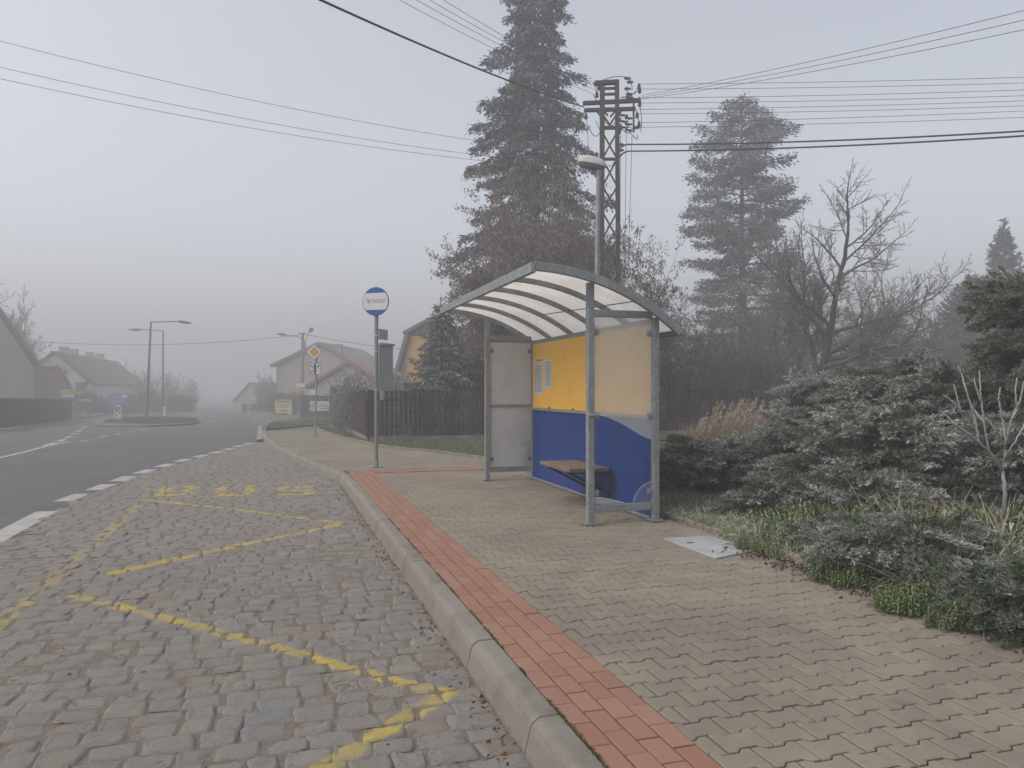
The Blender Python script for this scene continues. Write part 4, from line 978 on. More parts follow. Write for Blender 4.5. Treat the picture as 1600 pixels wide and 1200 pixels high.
t, f, D, ax, rf = poly_house('garage', 'small cream gabled garage far down the street beside the parked car', M('cream_render', (.50, .44, .33), (.44, .39, .3), .8, .9), GRF, [(366, 641), (408, 641), (408, 616), (392, 600), (366, 628)], Z=102, rot=0, L=6, roofs=(((392, 598.5), (364, 629), .12), ((392, 598.5), (411, 619), .12)), cat='garage')

# ------------------------------------------------------------------ parked car (rear towards the camera)
def car():
    o = on(390, 82, .02); t = thing('parked_car', 'dark hatchback parked in front of the cream garage', 'car', o)
    X = lambda a, f_, z: Vector(o)+Rv*a+Fv*f_+Z3*z
    sec = []
    for f_, w, z0, z1, zr, wr in ((0, .80, .35, .78, .80, .70), (.15, .87, .26, .95, .98, .74), (.45, .88, .24, .98, 1.38, .60), (1.0, .89, .24, .98, 1.46, .60), (2.0, .89, .24, .97, 1.44, .60), (2.8, .88, .24, .95, 1.0, .72), (3.7, .85, .26, .80, .82, .70), (3.95, .72, .35, .62, .64, .6)):
        sec.append([X(-w, f_, z0), X(-w*1.0, f_, (z0+z1)/2), X(-w*.97, f_, z1), X(-wr, f_, zr), X(0, f_, zr+.03), X(wr, f_, zr), X(w*.97, f_, z1), X(w, f_, (z0+z1)/2), X(w, f_, z0)])
    n = 9; b = MB(); b.add([v for s in sec for v in s], [(i*n+k, i*n+(k+1) % n, (i+1)*n+(k+1) % n, (i+1)*n+k) for i in range(len(sec)-1) for k in range(n)]+[tuple(range(n)), tuple((len(sec)-1)*n+k for k in range(n))[::-1]])
    b.build('body', M('dark_car_paint', (.02, .025, .03), (.025, .03, .035), 4, .3, spec=.5), t, bevel=.05)
    b = MB(); b.add([X(-.56, .20, 1.0), X(.56, .20, 1.0), X(.5, .425, 1.33), X(-.5, .425, 1.33)], [(0, 1, 2, 3)]); b.build('rear_window', WIN, t)
    b = MB(); b.box(X(0, -.02, .45), (1.5, .12, .2), rz=-TH); b.build('bumper', M('car_trim', (.03, .03, .03)), t)
    for s in (-1, 1):
        b = MB(); b.box(X(.68*s, .05, .86), (.2, .1, .26), rz=-TH); b.build('tail_light', M('tail_light_red', (.25, .02, .02), (.2, .02, .02)), t)
        b = MB(); b.box(X(.98*s, 2.5, 1.0), (.2, .1, .14), rz=-TH); b.build('mirror', MATS['dark_car_paint'], t)
        for f_ in (.75, 3.1):
            b = MB(); b.lathe([(.16, -.1), (.31, -.1), (.32, 0), (.31, .1), (.16, .1)], X(.76*s, f_, .31), Rv, 16); wv = b.build('wheel', M('tyre_rubber', (.02, .02, .02)), t)
            b = MB(); b.lathe([(.19, -.105), (.19, .105)], X(.76*s, f_, .31), Rv, 12); b.build('rim', MATS['lamp_steel'], wv)
    b = MB(); b.box(X(0, -.09, .62), (.5, .02, .11), rz=-TH); b.build('number_plate', MATS['plate_white'], t)
car()
# ------------------------------------------------------------------ vegetation
def unit(v): return v/np.maximum(np.linalg.norm(v, axis=-1, keepdims=True), 1e-9)
class Soup:
    """many small blades, leaves and twigs collected into one mesh"""
    def __init__(s, seed=1): s.V = []; s.Q = []; s.T = []; s.A = []; s.n = 0; s.r = np.random.RandomState(seed)
    def raw(s, V, Q=None, T=None, fr=None):
        V = np.asarray(V, np.float32).reshape(-1, 3)
        if Q is not None and len(Q): s.Q.append(np.asarray(Q, np.int64).reshape(-1, 4)+s.n)
        if T is not None and len(T): s.T.append(np.asarray(T, np.int64).reshape(-1, 3)+s.n)
        s.V.append(V); s.A.append(np.zeros(len(V)) if fr is None else np.asarray(fr, float).ravel()); s.n += len(V)
    def blades(s, P, D, L, W, f0=0., f1=0., mid=.45, S=None):
        n = len(P); D = unit(np.asarray(D, float)); L = np.broadcast_to(np.asarray(L, float), (n,))[:, None]; W = np.broadcast_to(np.asarray(W, float), (n,))[:, None]
        if S is None: S = unit(np.cross(D, s.r.randn(n, 3)))
        V = np.stack([P, P+D*L*mid+S*W/2, P+D*L, P+D*L*mid-S*W/2], 1)
        f0 = np.broadcast_to(np.asarray(f0, float), (n,)); f1 = np.broadcast_to(np.asarray(f1, float), (n,)); fm = f0*.55+f1*.45
        s.raw(V, np.arange(4*n).reshape(n, 4), fr=np.stack([f0, fm, f1, fm], 1))
    def arcs(s, P, D, L, W, droop, f0=0., f1=0., seg=4):
        """arching tapered grass blades"""
        n = len(P); D = unit(np.asarray(D, float)); L = np.broadcast_to(np.asarray(L, float), (n,)); W = np.broadcast_to(np.asarray(W, float), (n,)); droop = np.broadcast_to(np.asarray(droop, float), (n,))
        S = unit(np.cross(D, s.r.randn(n, 3))); V = []; FR = []
        for k in range(seg+1):
            t = k/seg; c = P+D*(L*t)[:, None]; c = c.copy(); c[:, 2] -= droop*L*t*t; w = W*(1-t)**.7*.5+.0004
            V += [c-S*w[:, None], c+S*w[:, None]]; fr = np.broadcast_to(f0*(1-t)+f1*t, (n,)); FR += [fr, fr]
        V = np.stack(V, 1); m = 2*(seg+1); b = (np.arange(n)*m)[:, None]
        Q = np.concatenate([b+np.array([[2*k, 2*k+1, 2*k+3, 2*k+2]]) for k in range(seg)], 0)
        s.raw(V, Q, fr=np.stack(FR, 1))
    def tube(s, pts, rad, k=4, fr=None):
        pts = np.asarray(pts, float); n = len(pts); rad = np.broadcast_to(np.asarray(rad, float), (n,))
        d = np.gradient(pts, axis=0); d = unit(d); a = np.cross(d, [0.31, .2, .93]); a = unit(a); b = np.cross(d, a)
        an = np.arange(k)*2*math.pi/k
        V = pts[:, None]+(a[:, None]*np.cos(an)[None, :, None]+b[:, None]*np.sin(an)[None, :, None])*rad[:, None, None]
        i = np.arange(n-1)[:, None]*k; j = np.arange(k)[None]
        Q = np.stack([i+j, i+(j+1) % k, i+k+(j+1) % k, i+k+j], -1).reshape(-1, 4)
        s.raw(V, Q, fr=None if fr is None else np.repeat(np.broadcast_to(fr, (n,)), k))
    def inst(s, tpl, pos, R, scale, fmul=None):
        """many placed copies of a little template (V, Q, frost)"""
        V0, Q0, f0 = tpl; n = len(pos); m = len(V0)
        V = np.einsum('nij,mj->nmi', R, V0)*np.asarray(scale).reshape(-1, 1, 1)+np.asarray(pos)[:, None]
        Q = (np.arange(n)*m)[:, None, None]+Q0[None]
        fr = np.broadcast_to(f0, (n, m)) if fmul is None else f0[None]*np.asarray(fmul)[:, None]
        s.raw(V.reshape(-1, 3), Q.reshape(-1, 4), fr=fr.ravel())
    def tpl(s): return np.concatenate(s.V), np.concatenate(s.Q), np.concatenate(s.A)
    def build(s, name, mat, parent=None, o=None):
        V = np.concatenate(s.V)
        o = o or rootloc(parent); V = V-np.asarray(o, np.float32)
        return link(name, np_mesh(name, V, ([np.concatenate(s.Q)] if s.Q else [])+([np.concatenate(s.T)] if s.T else []), {'frost': np.concatenate(s.A)}), mat, parent)
def frames(D, r):
    """rotation matrices whose x axis is D, with z as upward as it can be"""
    D = unit(np.asarray(D, float)); up = np.zeros_like(D); up[:, 2] = 1; up += r.randn(*D.shape)*.25
    Y = unit(np.cross(up, D)); Zz = np.cross(D, Y); return np.stack([D, Y, Zz], -1)

BARK = M('grey_bark', (.085, .075, .068), (.05, .044, .04), 9, .95, bump=.3, bscale=30, frost=(.30, .30, .31), stain=(.12, .12, .105), sscale=4)
FROST = (.60, .61, .60)
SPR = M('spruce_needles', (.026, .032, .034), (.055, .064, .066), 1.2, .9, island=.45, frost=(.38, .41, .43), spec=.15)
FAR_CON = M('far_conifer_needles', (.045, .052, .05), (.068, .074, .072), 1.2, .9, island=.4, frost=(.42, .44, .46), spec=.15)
JUN = M('juniper_needles', (.060, .086, .046), (.088, .112, .064), 2.5, .85, island=.45, frost=FROST, spec=.15)
JUNB = M('browned_juniper', (.075, .045, .03), (.055, .035, .026), 3, .9, island=.4, frost=(.34, .31, .29), spec=.1)
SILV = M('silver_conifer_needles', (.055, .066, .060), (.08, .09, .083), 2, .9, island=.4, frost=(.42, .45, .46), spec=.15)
DRYL = M('dry_brown_leaves', (.18, .135, .112), (.13, .10, .085), 1.3, .9, island=.5, frost=(.27, .25, .24), spec=.15)
HERB = M('green_herb_leaves', (.125, .168, .048), (.085, .122, .038), 4, .75, island=.5, frost=(.50, .54, .44), spec=.3)
GRS = M('frosted_grass_blades', (.13, .18, .055), (.18, .19, .08), 3, .8, island=.4, frost=(.66, .66, .62), spec=.2)
STRAW = M('straw_grass', (.25, .20, .12), (.19, .155, .095), 2.5, .85, island=.35, frost=(.48, .42, .33), spec=.15)
LGR = M('lawn_grass_blades', (.080, .115, .032), (.11, .125, .045), 2, .8, island=.4, frost=(.32, .34, .27), spec=.2)
TWIG = M('frosted_twigs', (.085, .072, .064), (.055, .047, .043), 6, .95, frost=(.42, .42, .42), island=.2)

def grow(r, p, d, L, rad, depth, maxd, spec, out, tips):
    n = max(4, int(L/spec['seg'])); n = min(n, 12); pts = [p.copy()]; d = d.copy(); st = L/n
    for i in range(n):
        d = unit(d+r.randn(3)*spec['wob']*(1 if depth else .5)+np.array([0, 0, spec['up'][min(depth, len(spec['up'])-1)]])*st)
        pts.append(pts[-1]+d*st)
    pts = np.array(pts); end = max(rad*spec['taper'], spec['rmin']); rr = np.linspace(rad, end, len(pts))
    out.append((pts, rr, depth))
    if depth >= maxd: tips.append((pts, d)); return
    k = spec['kids'][depth]; t0 = spec['start'][min(depth, len(spec['start'])-1)]
    for j in range(k):
        t = t0+(1-t0)*(j+r.rand()*.9)/k; t = min(t, .999); x = t*(len(pts)-1); i = int(x); q = pts[i]+(pts[i+1]-pts[i])*(x-i); dd = unit(pts[i+1]-pts[i])
        s = unit(np.cross(dd, r.randn(3))); an = math.radians(spec['ang'][depth]+r.uniform(-14, 14))
        nd = unit(dd*math.cos(an)+s*math.sin(an)); rl = rad+(end-rad)*t
        grow(r, q, nd, L*spec['ratio'][depth]*r.uniform(.7, 1.2)*(1-.35*t), rl*spec['rr'], depth+1, maxd, spec, out, tips)
    if depth < maxd and spec.get('fork', True):
        grow(r, pts[-1], d, L*spec['ratio'][depth]*r.uniform(.7, 1.), end*.95, depth+1, maxd, spec, out, tips)
def wood(out, name, parent, mat=BARK, sel=lambda d: True, f=(.0, .15, .45, .75, .9), o=None):
    s = Soup(3)
    for pts, rr, dep in out:
        if sel(dep): s.tube(pts, rr, 8 if rr[0] > .05 else (5 if rr[0] > .015 else 3), np.full(len(pts), f[min(dep, len(f)-1)])*np.random.RandomState(dep).uniform(.8, 1.))
    return s.build(name, mat, parent, o) if s.V else None
SPEC = dict(seg=.22, wob=.16, up=[.10, .10, .12, .05, 0], taper=.45, rmin=.004, kids=[5, 5, 6, 5], start=[.35, .2, .15, .1], ang=[48, 46, 44, 42], ratio=[.80, .62, .55, .5], rr=.62)
def bare_tree(name, label, base, height, seed, spec=None, maxd=4, trunk=.3, rad=.16, lean=(0, 0), mat=TWIG, group=None, cat='tree', stems=1, spread=.25, f=(.05, .15, .3, .42, .5)):
    r = np.random.RandomState(seed); sp = dict(SPEC, **(spec or {})); t = thing(name, label, cat, base, group); out, tips = [], []
    for k in range(stems):
        d = unit(np.array([lean[0], lean[1], 1.])+(r.randn(3)*[spread, spread, 0] if stems > 1 else 0))
        grow(r, np.array(base, float)-[0, 0, .05], d, height*trunk, rad*(1 if stems == 1 else r.uniform(.6, 1)), 0, maxd, sp, out, tips)
    wood(out, 'trunk', t, BARK, lambda d: d <= 1, f); wood(out, 'crown', t, mat, lambda d: d > 1, f)
    return t, out, tips

# --- conifers
def conifer(name, label, base, H, rfun, mat, seed, dz=.32, per=6, dens=9, bl=(.16, .30), bw=.05, h0=.5, droop=.35, tilt=-.05, gap=.15, frost=(.0, .5), r0=.22, hang=.5, group=None, thin=0., upturn=.25, lj=(.62, 1.12), jit=.035):
    r = np.random.RandomState(seed); base = np.array(base, float); t = thing(name, label, 'tree', tuple(base), group)
    tr = Soup(seed); zz = np.linspace(0, H*.985, 14); px = np.cumsum(r.randn(14)*.02); px[0] = 0
    pts = np.stack([base[0]+px, base[1]+px*.5, base[2]-.05+zz], 1); tr.tube(pts, np.maximum(r0*(1-zz/H)**.9, .012), 9, np.zeros(14))
    s = Soup(seed+1); h = h0
    while h < H-.1:
        k = max(3, int(per*(1 if h < H*.9 else .8))); a0 = r.rand()*6.28; Rm = rfun(h)
        for j in range(k):
            if r.rand() < gap: continue
            a = a0+6.283*j/k+r.randn()*.22; L = Rm*r.uniform(*lj); 
            if L < .08: continue
            m = max(4, int(L/.18)); u = np.linspace(0, 1, m+1); hd = np.array([math.cos(a), math.sin(a)])
            dz_ = L*(tilt*u-droop*u*u+upturn*u**4); c = np.zeros((m+1, 3)); i0 = np.interp(h, zz, px)
            c[:, 0] = base[0]+i0+hd[0]*L*u; c[:, 1] = base[1]+i0*.5+hd[1]*L*u; c[:, 2] = base[2]+h+dz_+r.uniform(-.1, .1)
            tr.tube(c, np.linspace(max(.012, .018*L), .005, m+1), 4, np.full(m+1, .1))
            # side twigs with needles
            N = max(6, int(L*dens*(1-thin)*8)); tt = r.uniform(.12 if L < 1 else .22, 1., N)**.85; x = tt*m; i = np.minimum(x.astype(int), m-1); P = c[i]+(c[i+1]-c[i])*(x-i)[:, None]
            d = unit(c[i+1]-c[i]); side = np.stack([-d[:, 1], d[:, 0], np.zeros(N)], 1)*np.where(r.rand(N) < .5, -1, 1)[:, None]
            wmax = .34*L*(1-tt*.75)+.1; off = r.rand(N)**1.2*np.minimum(wmax, .85)
            P = P+side*off[:, None]; P[:, 2] -= off*(.18+hang*.5)*r.rand(N)+.02; P += r.randn(N, 3)*jit
            D = d*.8+side*r.uniform(.1, .9, N)[:, None]+r.randn(N, 3)*.28; D[:, 2] -= hang*r.rand(N)
            f = frost[0]+(frost[1]-frost[0])*(r.rand(N)**1.5)*np.clip(.25+tt, 0, 1)
            s.blades(P, D, r.uniform(bl[0], bl[1], N), bw*r.uniform(.6, 1.3, N), f*.4, f)
        h += dz*r.uniform(.7, 1.3)*(1 if h < H*.85 else .6)
    N = 60; P = base+np.stack([r.randn(N)*.05, r.randn(N)*.05, H-r.rand(N)*.8], 1); D = r.randn(N, 3)*.5; D[:, 2] += .9; s.blades(P, D, bl[0], bw, .1, frost[1])
    tr.build('trunk', BARK, t); s.build('crown', mat, t); return t
H1 = 19.3
conifer('spruce_tree', 'tall dark spruce towering behind the shelter and pylon', on(838, 30, .1), H1, lambda h: float(np.interp(h, [0, 3, 8, 12, 15.5, 18, H1], [3.7, 3.45, 2.85, 2.25, 1.55, .85, .08])), SPR, 11, dz=.36, per=7, dens=27, bl=(.11, .22), bw=.058, h0=1.0, droop=.46, hang=1.05, frost=(.0, .7), r0=.3, upturn=.20, gap=.22, lj=(.48, 1.25), jit=.05)
H2 = 18.1
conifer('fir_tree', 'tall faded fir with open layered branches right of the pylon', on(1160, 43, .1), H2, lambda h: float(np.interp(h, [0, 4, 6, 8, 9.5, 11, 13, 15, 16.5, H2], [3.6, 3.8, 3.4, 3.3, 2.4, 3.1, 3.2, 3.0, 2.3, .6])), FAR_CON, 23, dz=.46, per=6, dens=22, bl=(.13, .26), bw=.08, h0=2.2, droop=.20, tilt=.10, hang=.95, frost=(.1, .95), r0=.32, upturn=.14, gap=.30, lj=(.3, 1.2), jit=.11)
conifer('small_conifer', 'bushy silvery conifer behind the picket fence left of the shelter', on(692, 22.6, .1), 4.25, lambda h: float(np.interp(h, [0, .8, 2, 3, 4.0], [1.15, 1.2, .95, .6, .06])), SILV, 31, dz=.16, per=8, dens=17, bl=(.10, .22), bw=.04, h0=.25, droop=.30, hang=.8, frost=(.15, .9), r0=.09, gap=.08)
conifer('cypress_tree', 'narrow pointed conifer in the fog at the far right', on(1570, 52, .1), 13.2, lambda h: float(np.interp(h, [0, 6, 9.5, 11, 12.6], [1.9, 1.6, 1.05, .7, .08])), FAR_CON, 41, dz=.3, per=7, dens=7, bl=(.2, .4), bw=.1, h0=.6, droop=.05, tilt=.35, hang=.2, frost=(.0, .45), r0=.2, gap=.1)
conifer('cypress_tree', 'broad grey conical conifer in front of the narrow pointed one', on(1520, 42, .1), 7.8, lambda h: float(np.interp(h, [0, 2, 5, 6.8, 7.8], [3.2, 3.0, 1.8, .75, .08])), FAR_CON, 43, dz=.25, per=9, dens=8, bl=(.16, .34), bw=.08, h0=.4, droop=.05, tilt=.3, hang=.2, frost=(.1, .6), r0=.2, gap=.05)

# --- brown leaved tree in front of the spruce
def leafy(name, label, base, H, seed, stems, rad, nleaf, spread, ln=(.09, .17), spec=None, f1=.6, trunk=.33):
    t, out, tips = bare_tree(name, label, base, H, seed, dict(dict(kids=[6, 5, 5, 4], up=[.25, .12, .0, -.15, -.2], ang=[38, 42, 45, 45]), **(spec or {})), 4, trunk, rad, stems=stems, spread=spread)
    r = np.random.RandomState(seed+5); s = Soup(seed); C = np.concatenate([p for p, _ in tips]); 
    idx = r.randint(0, len(C), nleaf); P = C[idx]+r.randn(nleaf, 3)*.06; D = r.randn(nleaf, 3)*.45; D[:, 2] -= 1.0
    f = r.rand(nleaf)**2*f1; s.blades(P, D, r.uniform(ln[0], ln[1], nleaf), r.uniform(.026, .048, nleaf), f*.3, f, .5)
    s.build('foliage', DRYL, t); return t
leafy('brown_leaved_tree', 'wide tree still hung with dry brown leaves behind the shelter roof', on(868, 24.5, .1), 10.2, 51, 8, .11, 95000, .26, trunk=.40, ln=(.07, .14))
leafy('brown_leaved_shrub', 'tall shrub of frosted brown leaves over the fence left of the shelter', on(752, 23.6, .1), 4.6, 57, 5, .06, 17000, .12, ln=(.08, .15), f1=.75, spec=dict(ang=[26, 32, 38, 40]))
leafy('brown_leaved_shrub', 'thinner brown leaved branches spreading right of the pylon', on(972, 24.6, .1), 9.3, 53, 7, .07, 30000, .26, ln=(.07, .14), spec=dict(kids=[5, 5, 4, 3]))

# --- bare fruit trees and hedges behind the fence
bare_tree('fruit_tree', 'big bare fruit tree with a forked dark trunk behind the junipers', on(1276, 26.5, .1), 10.7, 71, dict(kids=[8, 7, 6, 5, 3], start=[.34, .2, .12, .1], ang=[60, 50, 46, 44, 42], up=[.05, .18, .2, .2, .15], ratio=[1.05, .62, .56, .52, .5], wob=.11, rmin=.0085, taper=.5, rr=.6), 5, .37, .20, lean=(-.05, 0), f=(.0, .05, .16, .26, .36))
bare_tree('fruit_tree', 'hazy bare tree standing behind the right limbs of the big fruit tree', on(1372, 32, .1), 8.2, 90, dict(kids=[8, 7, 6, 5, 3], start=[.34, .2, .12, .1], ang=[60, 50, 46, 44, 42], up=[.05, .18, .2, .2, .15], ratio=[1.05, .62, .56, .52, .5], wob=.11, rmin=.0085, taper=.5, rr=.6), 5, .37, .13, lean=(.0, 0), f=(.0, .05, .2, .32, .42))
bare_tree('fruit_tree', 'smaller bare tree leaning left of the big fruit tree', on(1228, 28.5, .1), 7.6, 74, dict(kids=[7, 6, 6, 5, 4], start=[.4, .2, .12, .1], ang=[50, 46, 44, 42, 42], up=[.05, .25, .25, .2, .1], ratio=[.95, .62, .56, .52, .5], wob=.12, rmin=.0085), 5, .36, .11, lean=(-.10, 0), f=(.0, .05, .16, .26, .36))
bare_tree('bare_tree', 'spreading bare tree top above the grey gabled house on the left', on(-10, 66, 0), 14.5, 81, dict(kids=[7, 7, 6, 5, 4], ang=[54, 48, 46, 44, 42], start=[.4, .2, .12, .1], up=[.05, .2, .2, .15, .1], ratio=[1.0, .64, .58, .52, .5], rmin=.018, seg=.35, wob=.12), 5, .40, .25, lean=(.1, 0), f=(.0, .02, .1, .2, .3))
HS = dict(seg=.2, kids=[6, 5, 4], ang=[32, 36, 40], ratio=[.62, .58, .5], up=[.3, .2, .15, .1], rmin=.008, start=[.2, .15, .1])
for i, (px, Z, h, lab) in enumerate(((1062, 25.5, 4.6, 'bare frosted shrub just right of the shelter beyond the fence'), (1110, 25.8, 3.9, 'second bare frosted shrub right of the shelter beyond the fence'), (1165, 26.3, 3.6, 'bare shrub beyond the fence before the fir trunk'), (1218, 26.0, 3.0, 'low bare shrub beyond the fence left of the fruit tree trunk'), (1345, 27.3, 3.1, 'bare shrub beyond the fence right of the fruit tree trunk'), (1400, 27.8, 3.6, 'bare shrub under the right limbs of the fruit tree'), (1450, 28.5, 4.1, 'bare thorny shrub against the grey conifer on the right'), (1500, 26.5, 3.4, 'bare shrub behind the cloud shaped juniper'))):
    bare_tree('bare_shrub', lab, on(px, Z, .1), h, 100+i, HS, 3, .58, .03, stems=11, spread=.36, cat='shrub', group='bare shrubs beyond the fence', f=(.1, .2, .32, .4, .45))
# dense twiggy hedge mass that closes the view under the trees
def hedge(name, label, a, c, h, w, seed, n=9000, mat=TWIG, cat='hedge', ln=(.25, .6), wd=.012, fr=.45):
    r = np.random.RandomState(seed); a, c = np.array(a[:2]), np.array(c[:2]); t = thing(name, label, cat, (a[0], a[1], gf(a[1])))
    u = r.rand(n); P2 = a+(c-a)*u[:, None]; d = unit((c-a)[None])[0]; P2 = P2+np.array([d[1], -d[0]])*(r.randn(n)*w*.4)[:, None]
    top = h*(.80+.28*np.sin(u*19+seed)*np.sin(u*7.3)+.08*np.sin(u*61)); z = r.rand(n)**.8*top
    P = np.stack([P2[:, 0], P2[:, 1], g(P2[:, 1])+z], 1); D = r.randn(n, 3)*.55; D[:, 2] += .85
    f = r.rand(n)*fr; s = Soup(seed); s.blades(P, D, r.uniform(ln[0], ln[1], n), wd*r.uniform(.6, 1.5, n), f*.3, f); s.build('twigs', mat, t); return t
hedge('garden_hedge', 'dense grey brown thicket filling the garden behind the right picket fence', on(1035, 29), on(1470, 33), 2.5, 2.4, 5, 30000, wd=.022)
hedge('garden_hedge', 'dark hedge under the white gabled house across the road', on(112, 72), on(300, 84), 1.9, 1.2, 6, 7000, M('hedge_twigs', (.05, .052, .045), (.04, .042, .036), 2, .95, island=.4, frost=(.2, .2, .2)), wd=.09, ln=(.4, .8))
HD = MATS['hedge_twigs']
hedge('garden_hedge', 'dark thicket between the cream garage and the beige house', on(409, 92), on(434, 84), 3.0, 1.0, 8, 5000, HD, wd=.08, ln=(.4, .9))
hedge('garden_hedge', 'dark shrub bed behind the yellow billboard', on(428, 70), on(470, 68), 1.7, 1.2, 9, 3500, HD, wd=.07, ln=(.3, .7))
hedge('frosted_bush', 'frosted dark bush leaning over the corner of the short picket fence', on(535, 29.5), on(578, 24), 2.0, .7, 12, 9000, TWIG, 'bush', (.12, .3), .018, .9)
hedge('frosted_bush', 'frosted bush before the pink wing left of the small conifer', on(590, 33), on(650, 31), 2.3, .8, 14, 6000, TWIG, 'bush', (.15, .35), .02, .85)
for i, (px, Z, h, lab) in enumerate(((172, 96, 8.0, 'faint bare tree behind the chimneys of the white gabled house'), (222, 95, 6.3, 'faint bare tree at the right end of the long dark roof'), (262, 100, 5.6, 'faint rounded tree behind the two tall street lamps'), (292, 112, 5.4, 'faintest tree at the end of the street'), (418, 90, 5.0, 'dark bare tree crown beside the beige house'))):
    bare_tree('bare_tree', lab, on(px, Z, 0), h, 130+i, dict(HS, rmin=.02, seg=.4), 3, .5, .12, stems=7, spread=.35, group='far trees in the fog', f=(.0, .05, .1, .15))

# --- juniper sprays
def spray(seed, n=7, L=1., fr=1., wd=.030, bl=.125, tw=22, dr=.26):
    s = Soup(seed); r = s.r; m = 9; u = np.linspace(0, 1, m); c = np.stack([u, .04*np.sin(u*3+seed), .16*u-dr*u*u], 1)
    for k in range(tw):
        t = .12+.86*k/tw; p = np.array([np.interp(t, u, c[:, q]) for q in range(3)]); sd = 1 if k % 2 else -1
        d = unit(np.array([.85, sd*.65, r.uniform(-.1, .35)])); ll = (.34*(1-t*.72))*r.uniform(.75, 1.2)
        N = n; v = (np.arange(N)+.5)/N; P = p+d*(ll*v)[:, None]+np.array([0, 0, -.10])*(v*v*ll)[:, None]
        D = d+r.randn(N, 3)*.45; f = np.clip((t*.55+v*.6)*fr*r.uniform(.3, 1.2, N), 0, 1)
        s.blades(P, D, bl*r.uniform(.7, 1.25, N), wd*r.uniform(.8, 1.3, N), f*.45, f)
    s.blades(c[:-1], np.diff(c, axis=0), .16, .018, .1, .5)
    return s.tpl()
SPRAYS = [spray(i, 6, fr=.95) for i in range(4)]
FINE = [spray(i+9, 10, fr=.95, wd=.0145, bl=.075, tw=26, dr=.36) for i in range(4)]
def juniper(label, c, rx, ry, h, n, seed, L=(.22, .42), mat=JUN, frost=1., name='juniper_bush', cat='juniper', brown=(), flat=.35, fine=False):
    """a spreading juniper: arching plumes in loose layers over darker inner growth"""
    r = np.random.RandomState(seed); z0 = gf(c[1])+PV; t = thing(name, label, cat, (c[0], c[1], z0)); s = Soup(seed); sb = Soup(seed+1); st = Soup(seed+2)
    TP = FINE if fine else SPRAYS; C = np.array([c[0], c[1], z0]); N = max(14, n//20)
    for q in range(N):
        t_ = (q+r.rand())/N; a = q*2.39996+r.randn()*.25; hd = np.array([math.cos(a), math.sin(a)]); tz = t_**.8
        out = math.sqrt(max(0, 1-tz*tz*.92)); lob = 1+.24*math.sin(a*3+seed)+.16*math.sin(a*5+seed*2)
        tip = C+np.array([hd[0]*rx*(out*.92+.10)*lob, hd[1]*ry*(out*.92+.10)*lob, h*(.10+.90*tz)*r.uniform(.86, 1.08)])
        Lp = max(.30, .62*min(rx, ry))*r.uniform(.75, 1.2); d = unit(np.array([[hd[0], hd[1], r.uniform(-.05, .30)+flat*.3]]))[0]; b0 = tip-d*Lp
        k = 20; u = r.rand(k)**.8; P = b0+d*Lp*u[:, None]; P[:, 2] += Lp*(.20*np.sin(u*3.1)-.10*u*u); side = np.array([-d[1], d[0], 0.]); sg = np.where(r.rand(k) < .5, -1, 1)
        P += side*(sg*r.rand(k)*.30*Lp*(1.15-u))[:, None]+r.randn(k, 3)*.022
        D = d+side*(sg*r.uniform(.1, .95, k))[:, None]+r.randn(k, 3)*.16; D[:, 2] += .06
        Rm = frames(D, r); S = r.uniform(L[0], L[1], k); fm = np.clip((.10+1.0*u)*frost*r.uniform(.3, 1.4, k)*(.55+.6*tz), 0, 1.35)
        tgt = sb if (q*7//N) in brown and q % 2 else s
        for v in range(4):
            sel = np.arange(k) % 4 == v; tgt.inst(TP[v], P[sel]-unit(D[sel])*.10, Rm[sel], S[sel], fm[sel]*(.4 if tgt is sb else 1))
        if q % 3 == 0: uu = np.linspace(0, 1, 6)[:, None]; st.tube(C+(tip-C)*uu*[1, 1, 1]+np.array([0, 0, .10*h])*np.sin(uu*3.1), np.linspace(.016, .004, 6), 4)
    m = n//2; a = r.rand(m)*6.283; e = np.arcsin(r.rand(m)); k = r.uniform(.25, .78, m); lob = 1+.24*np.sin(a*3+seed)
    P = np.stack([c[0]+np.cos(a)*np.cos(e)*rx*k*lob, c[1]+np.sin(a)*np.cos(e)*ry*k*lob, z0+.02+np.sin(e)*h*k], 1); D = np.stack([np.cos(a), np.sin(a), np.full(m, .25)], 1)+r.randn(m, 3)*.5
    Rm = frames(D, r); S = r.uniform(L[0], L[1], m)
    for v in range(4): sel = np.arange(m) % 4 == v; s.inst(SPRAYS[v], P[sel], Rm[sel], S[sel], np.full(sel.sum(), .04))
    s.build('foliage', mat, t)
    if sb.V: tag(sb.build('foliage', JUNB, t), 'browned dry juniper growth')
    st.build('stems', BARK, t); return t
def cw(px, Z): return on(px, Z)[:2]
juniper('low frosted juniper right beside the shelter end panel', cw(1080, 10.2), .75, .7, .62, 620, 201, L=(.18, .34), frost=1.1)
juniper('low dark juniper between the yellow grass and the mown strip', cw(1165, 9.9), .75, .75, .66, 640, 202, L=(.18, .34), frost=1.05)
juniper('spreading juniper with a browned patch low at its front', cw(1255, 9.2), .85, .8, .85, 800, 203, L=(.2, .38), frost=1.1, brown=(1,))
juniper('tall frosted juniper mound rising beyond the yellow grass', cw(1292, 11.4), .80, .95, 1.45, 1250, 204, L=(.22, .42), frost=1.6)
juniper('dark juniper mound with reddish browned branches on its crest', cw(1400, 10.4), 1.25, 1.05, 1.62, 1750, 205, L=(.24, .46), frost=1.35, brown=(0, 3))
juniper('large grey green juniper behind the bare sapling', cw(1530, 9.0), 1.3, 1.1, 1.52, 1900, 206, L=(.24, .46), frost=1.25)
juniper('low frosted juniper between the mown strip and the herbs', cw(1235, 7.9), .55, .45, .42, 420, 213, L=(.2, .36), frost=1.3, flat=.1)
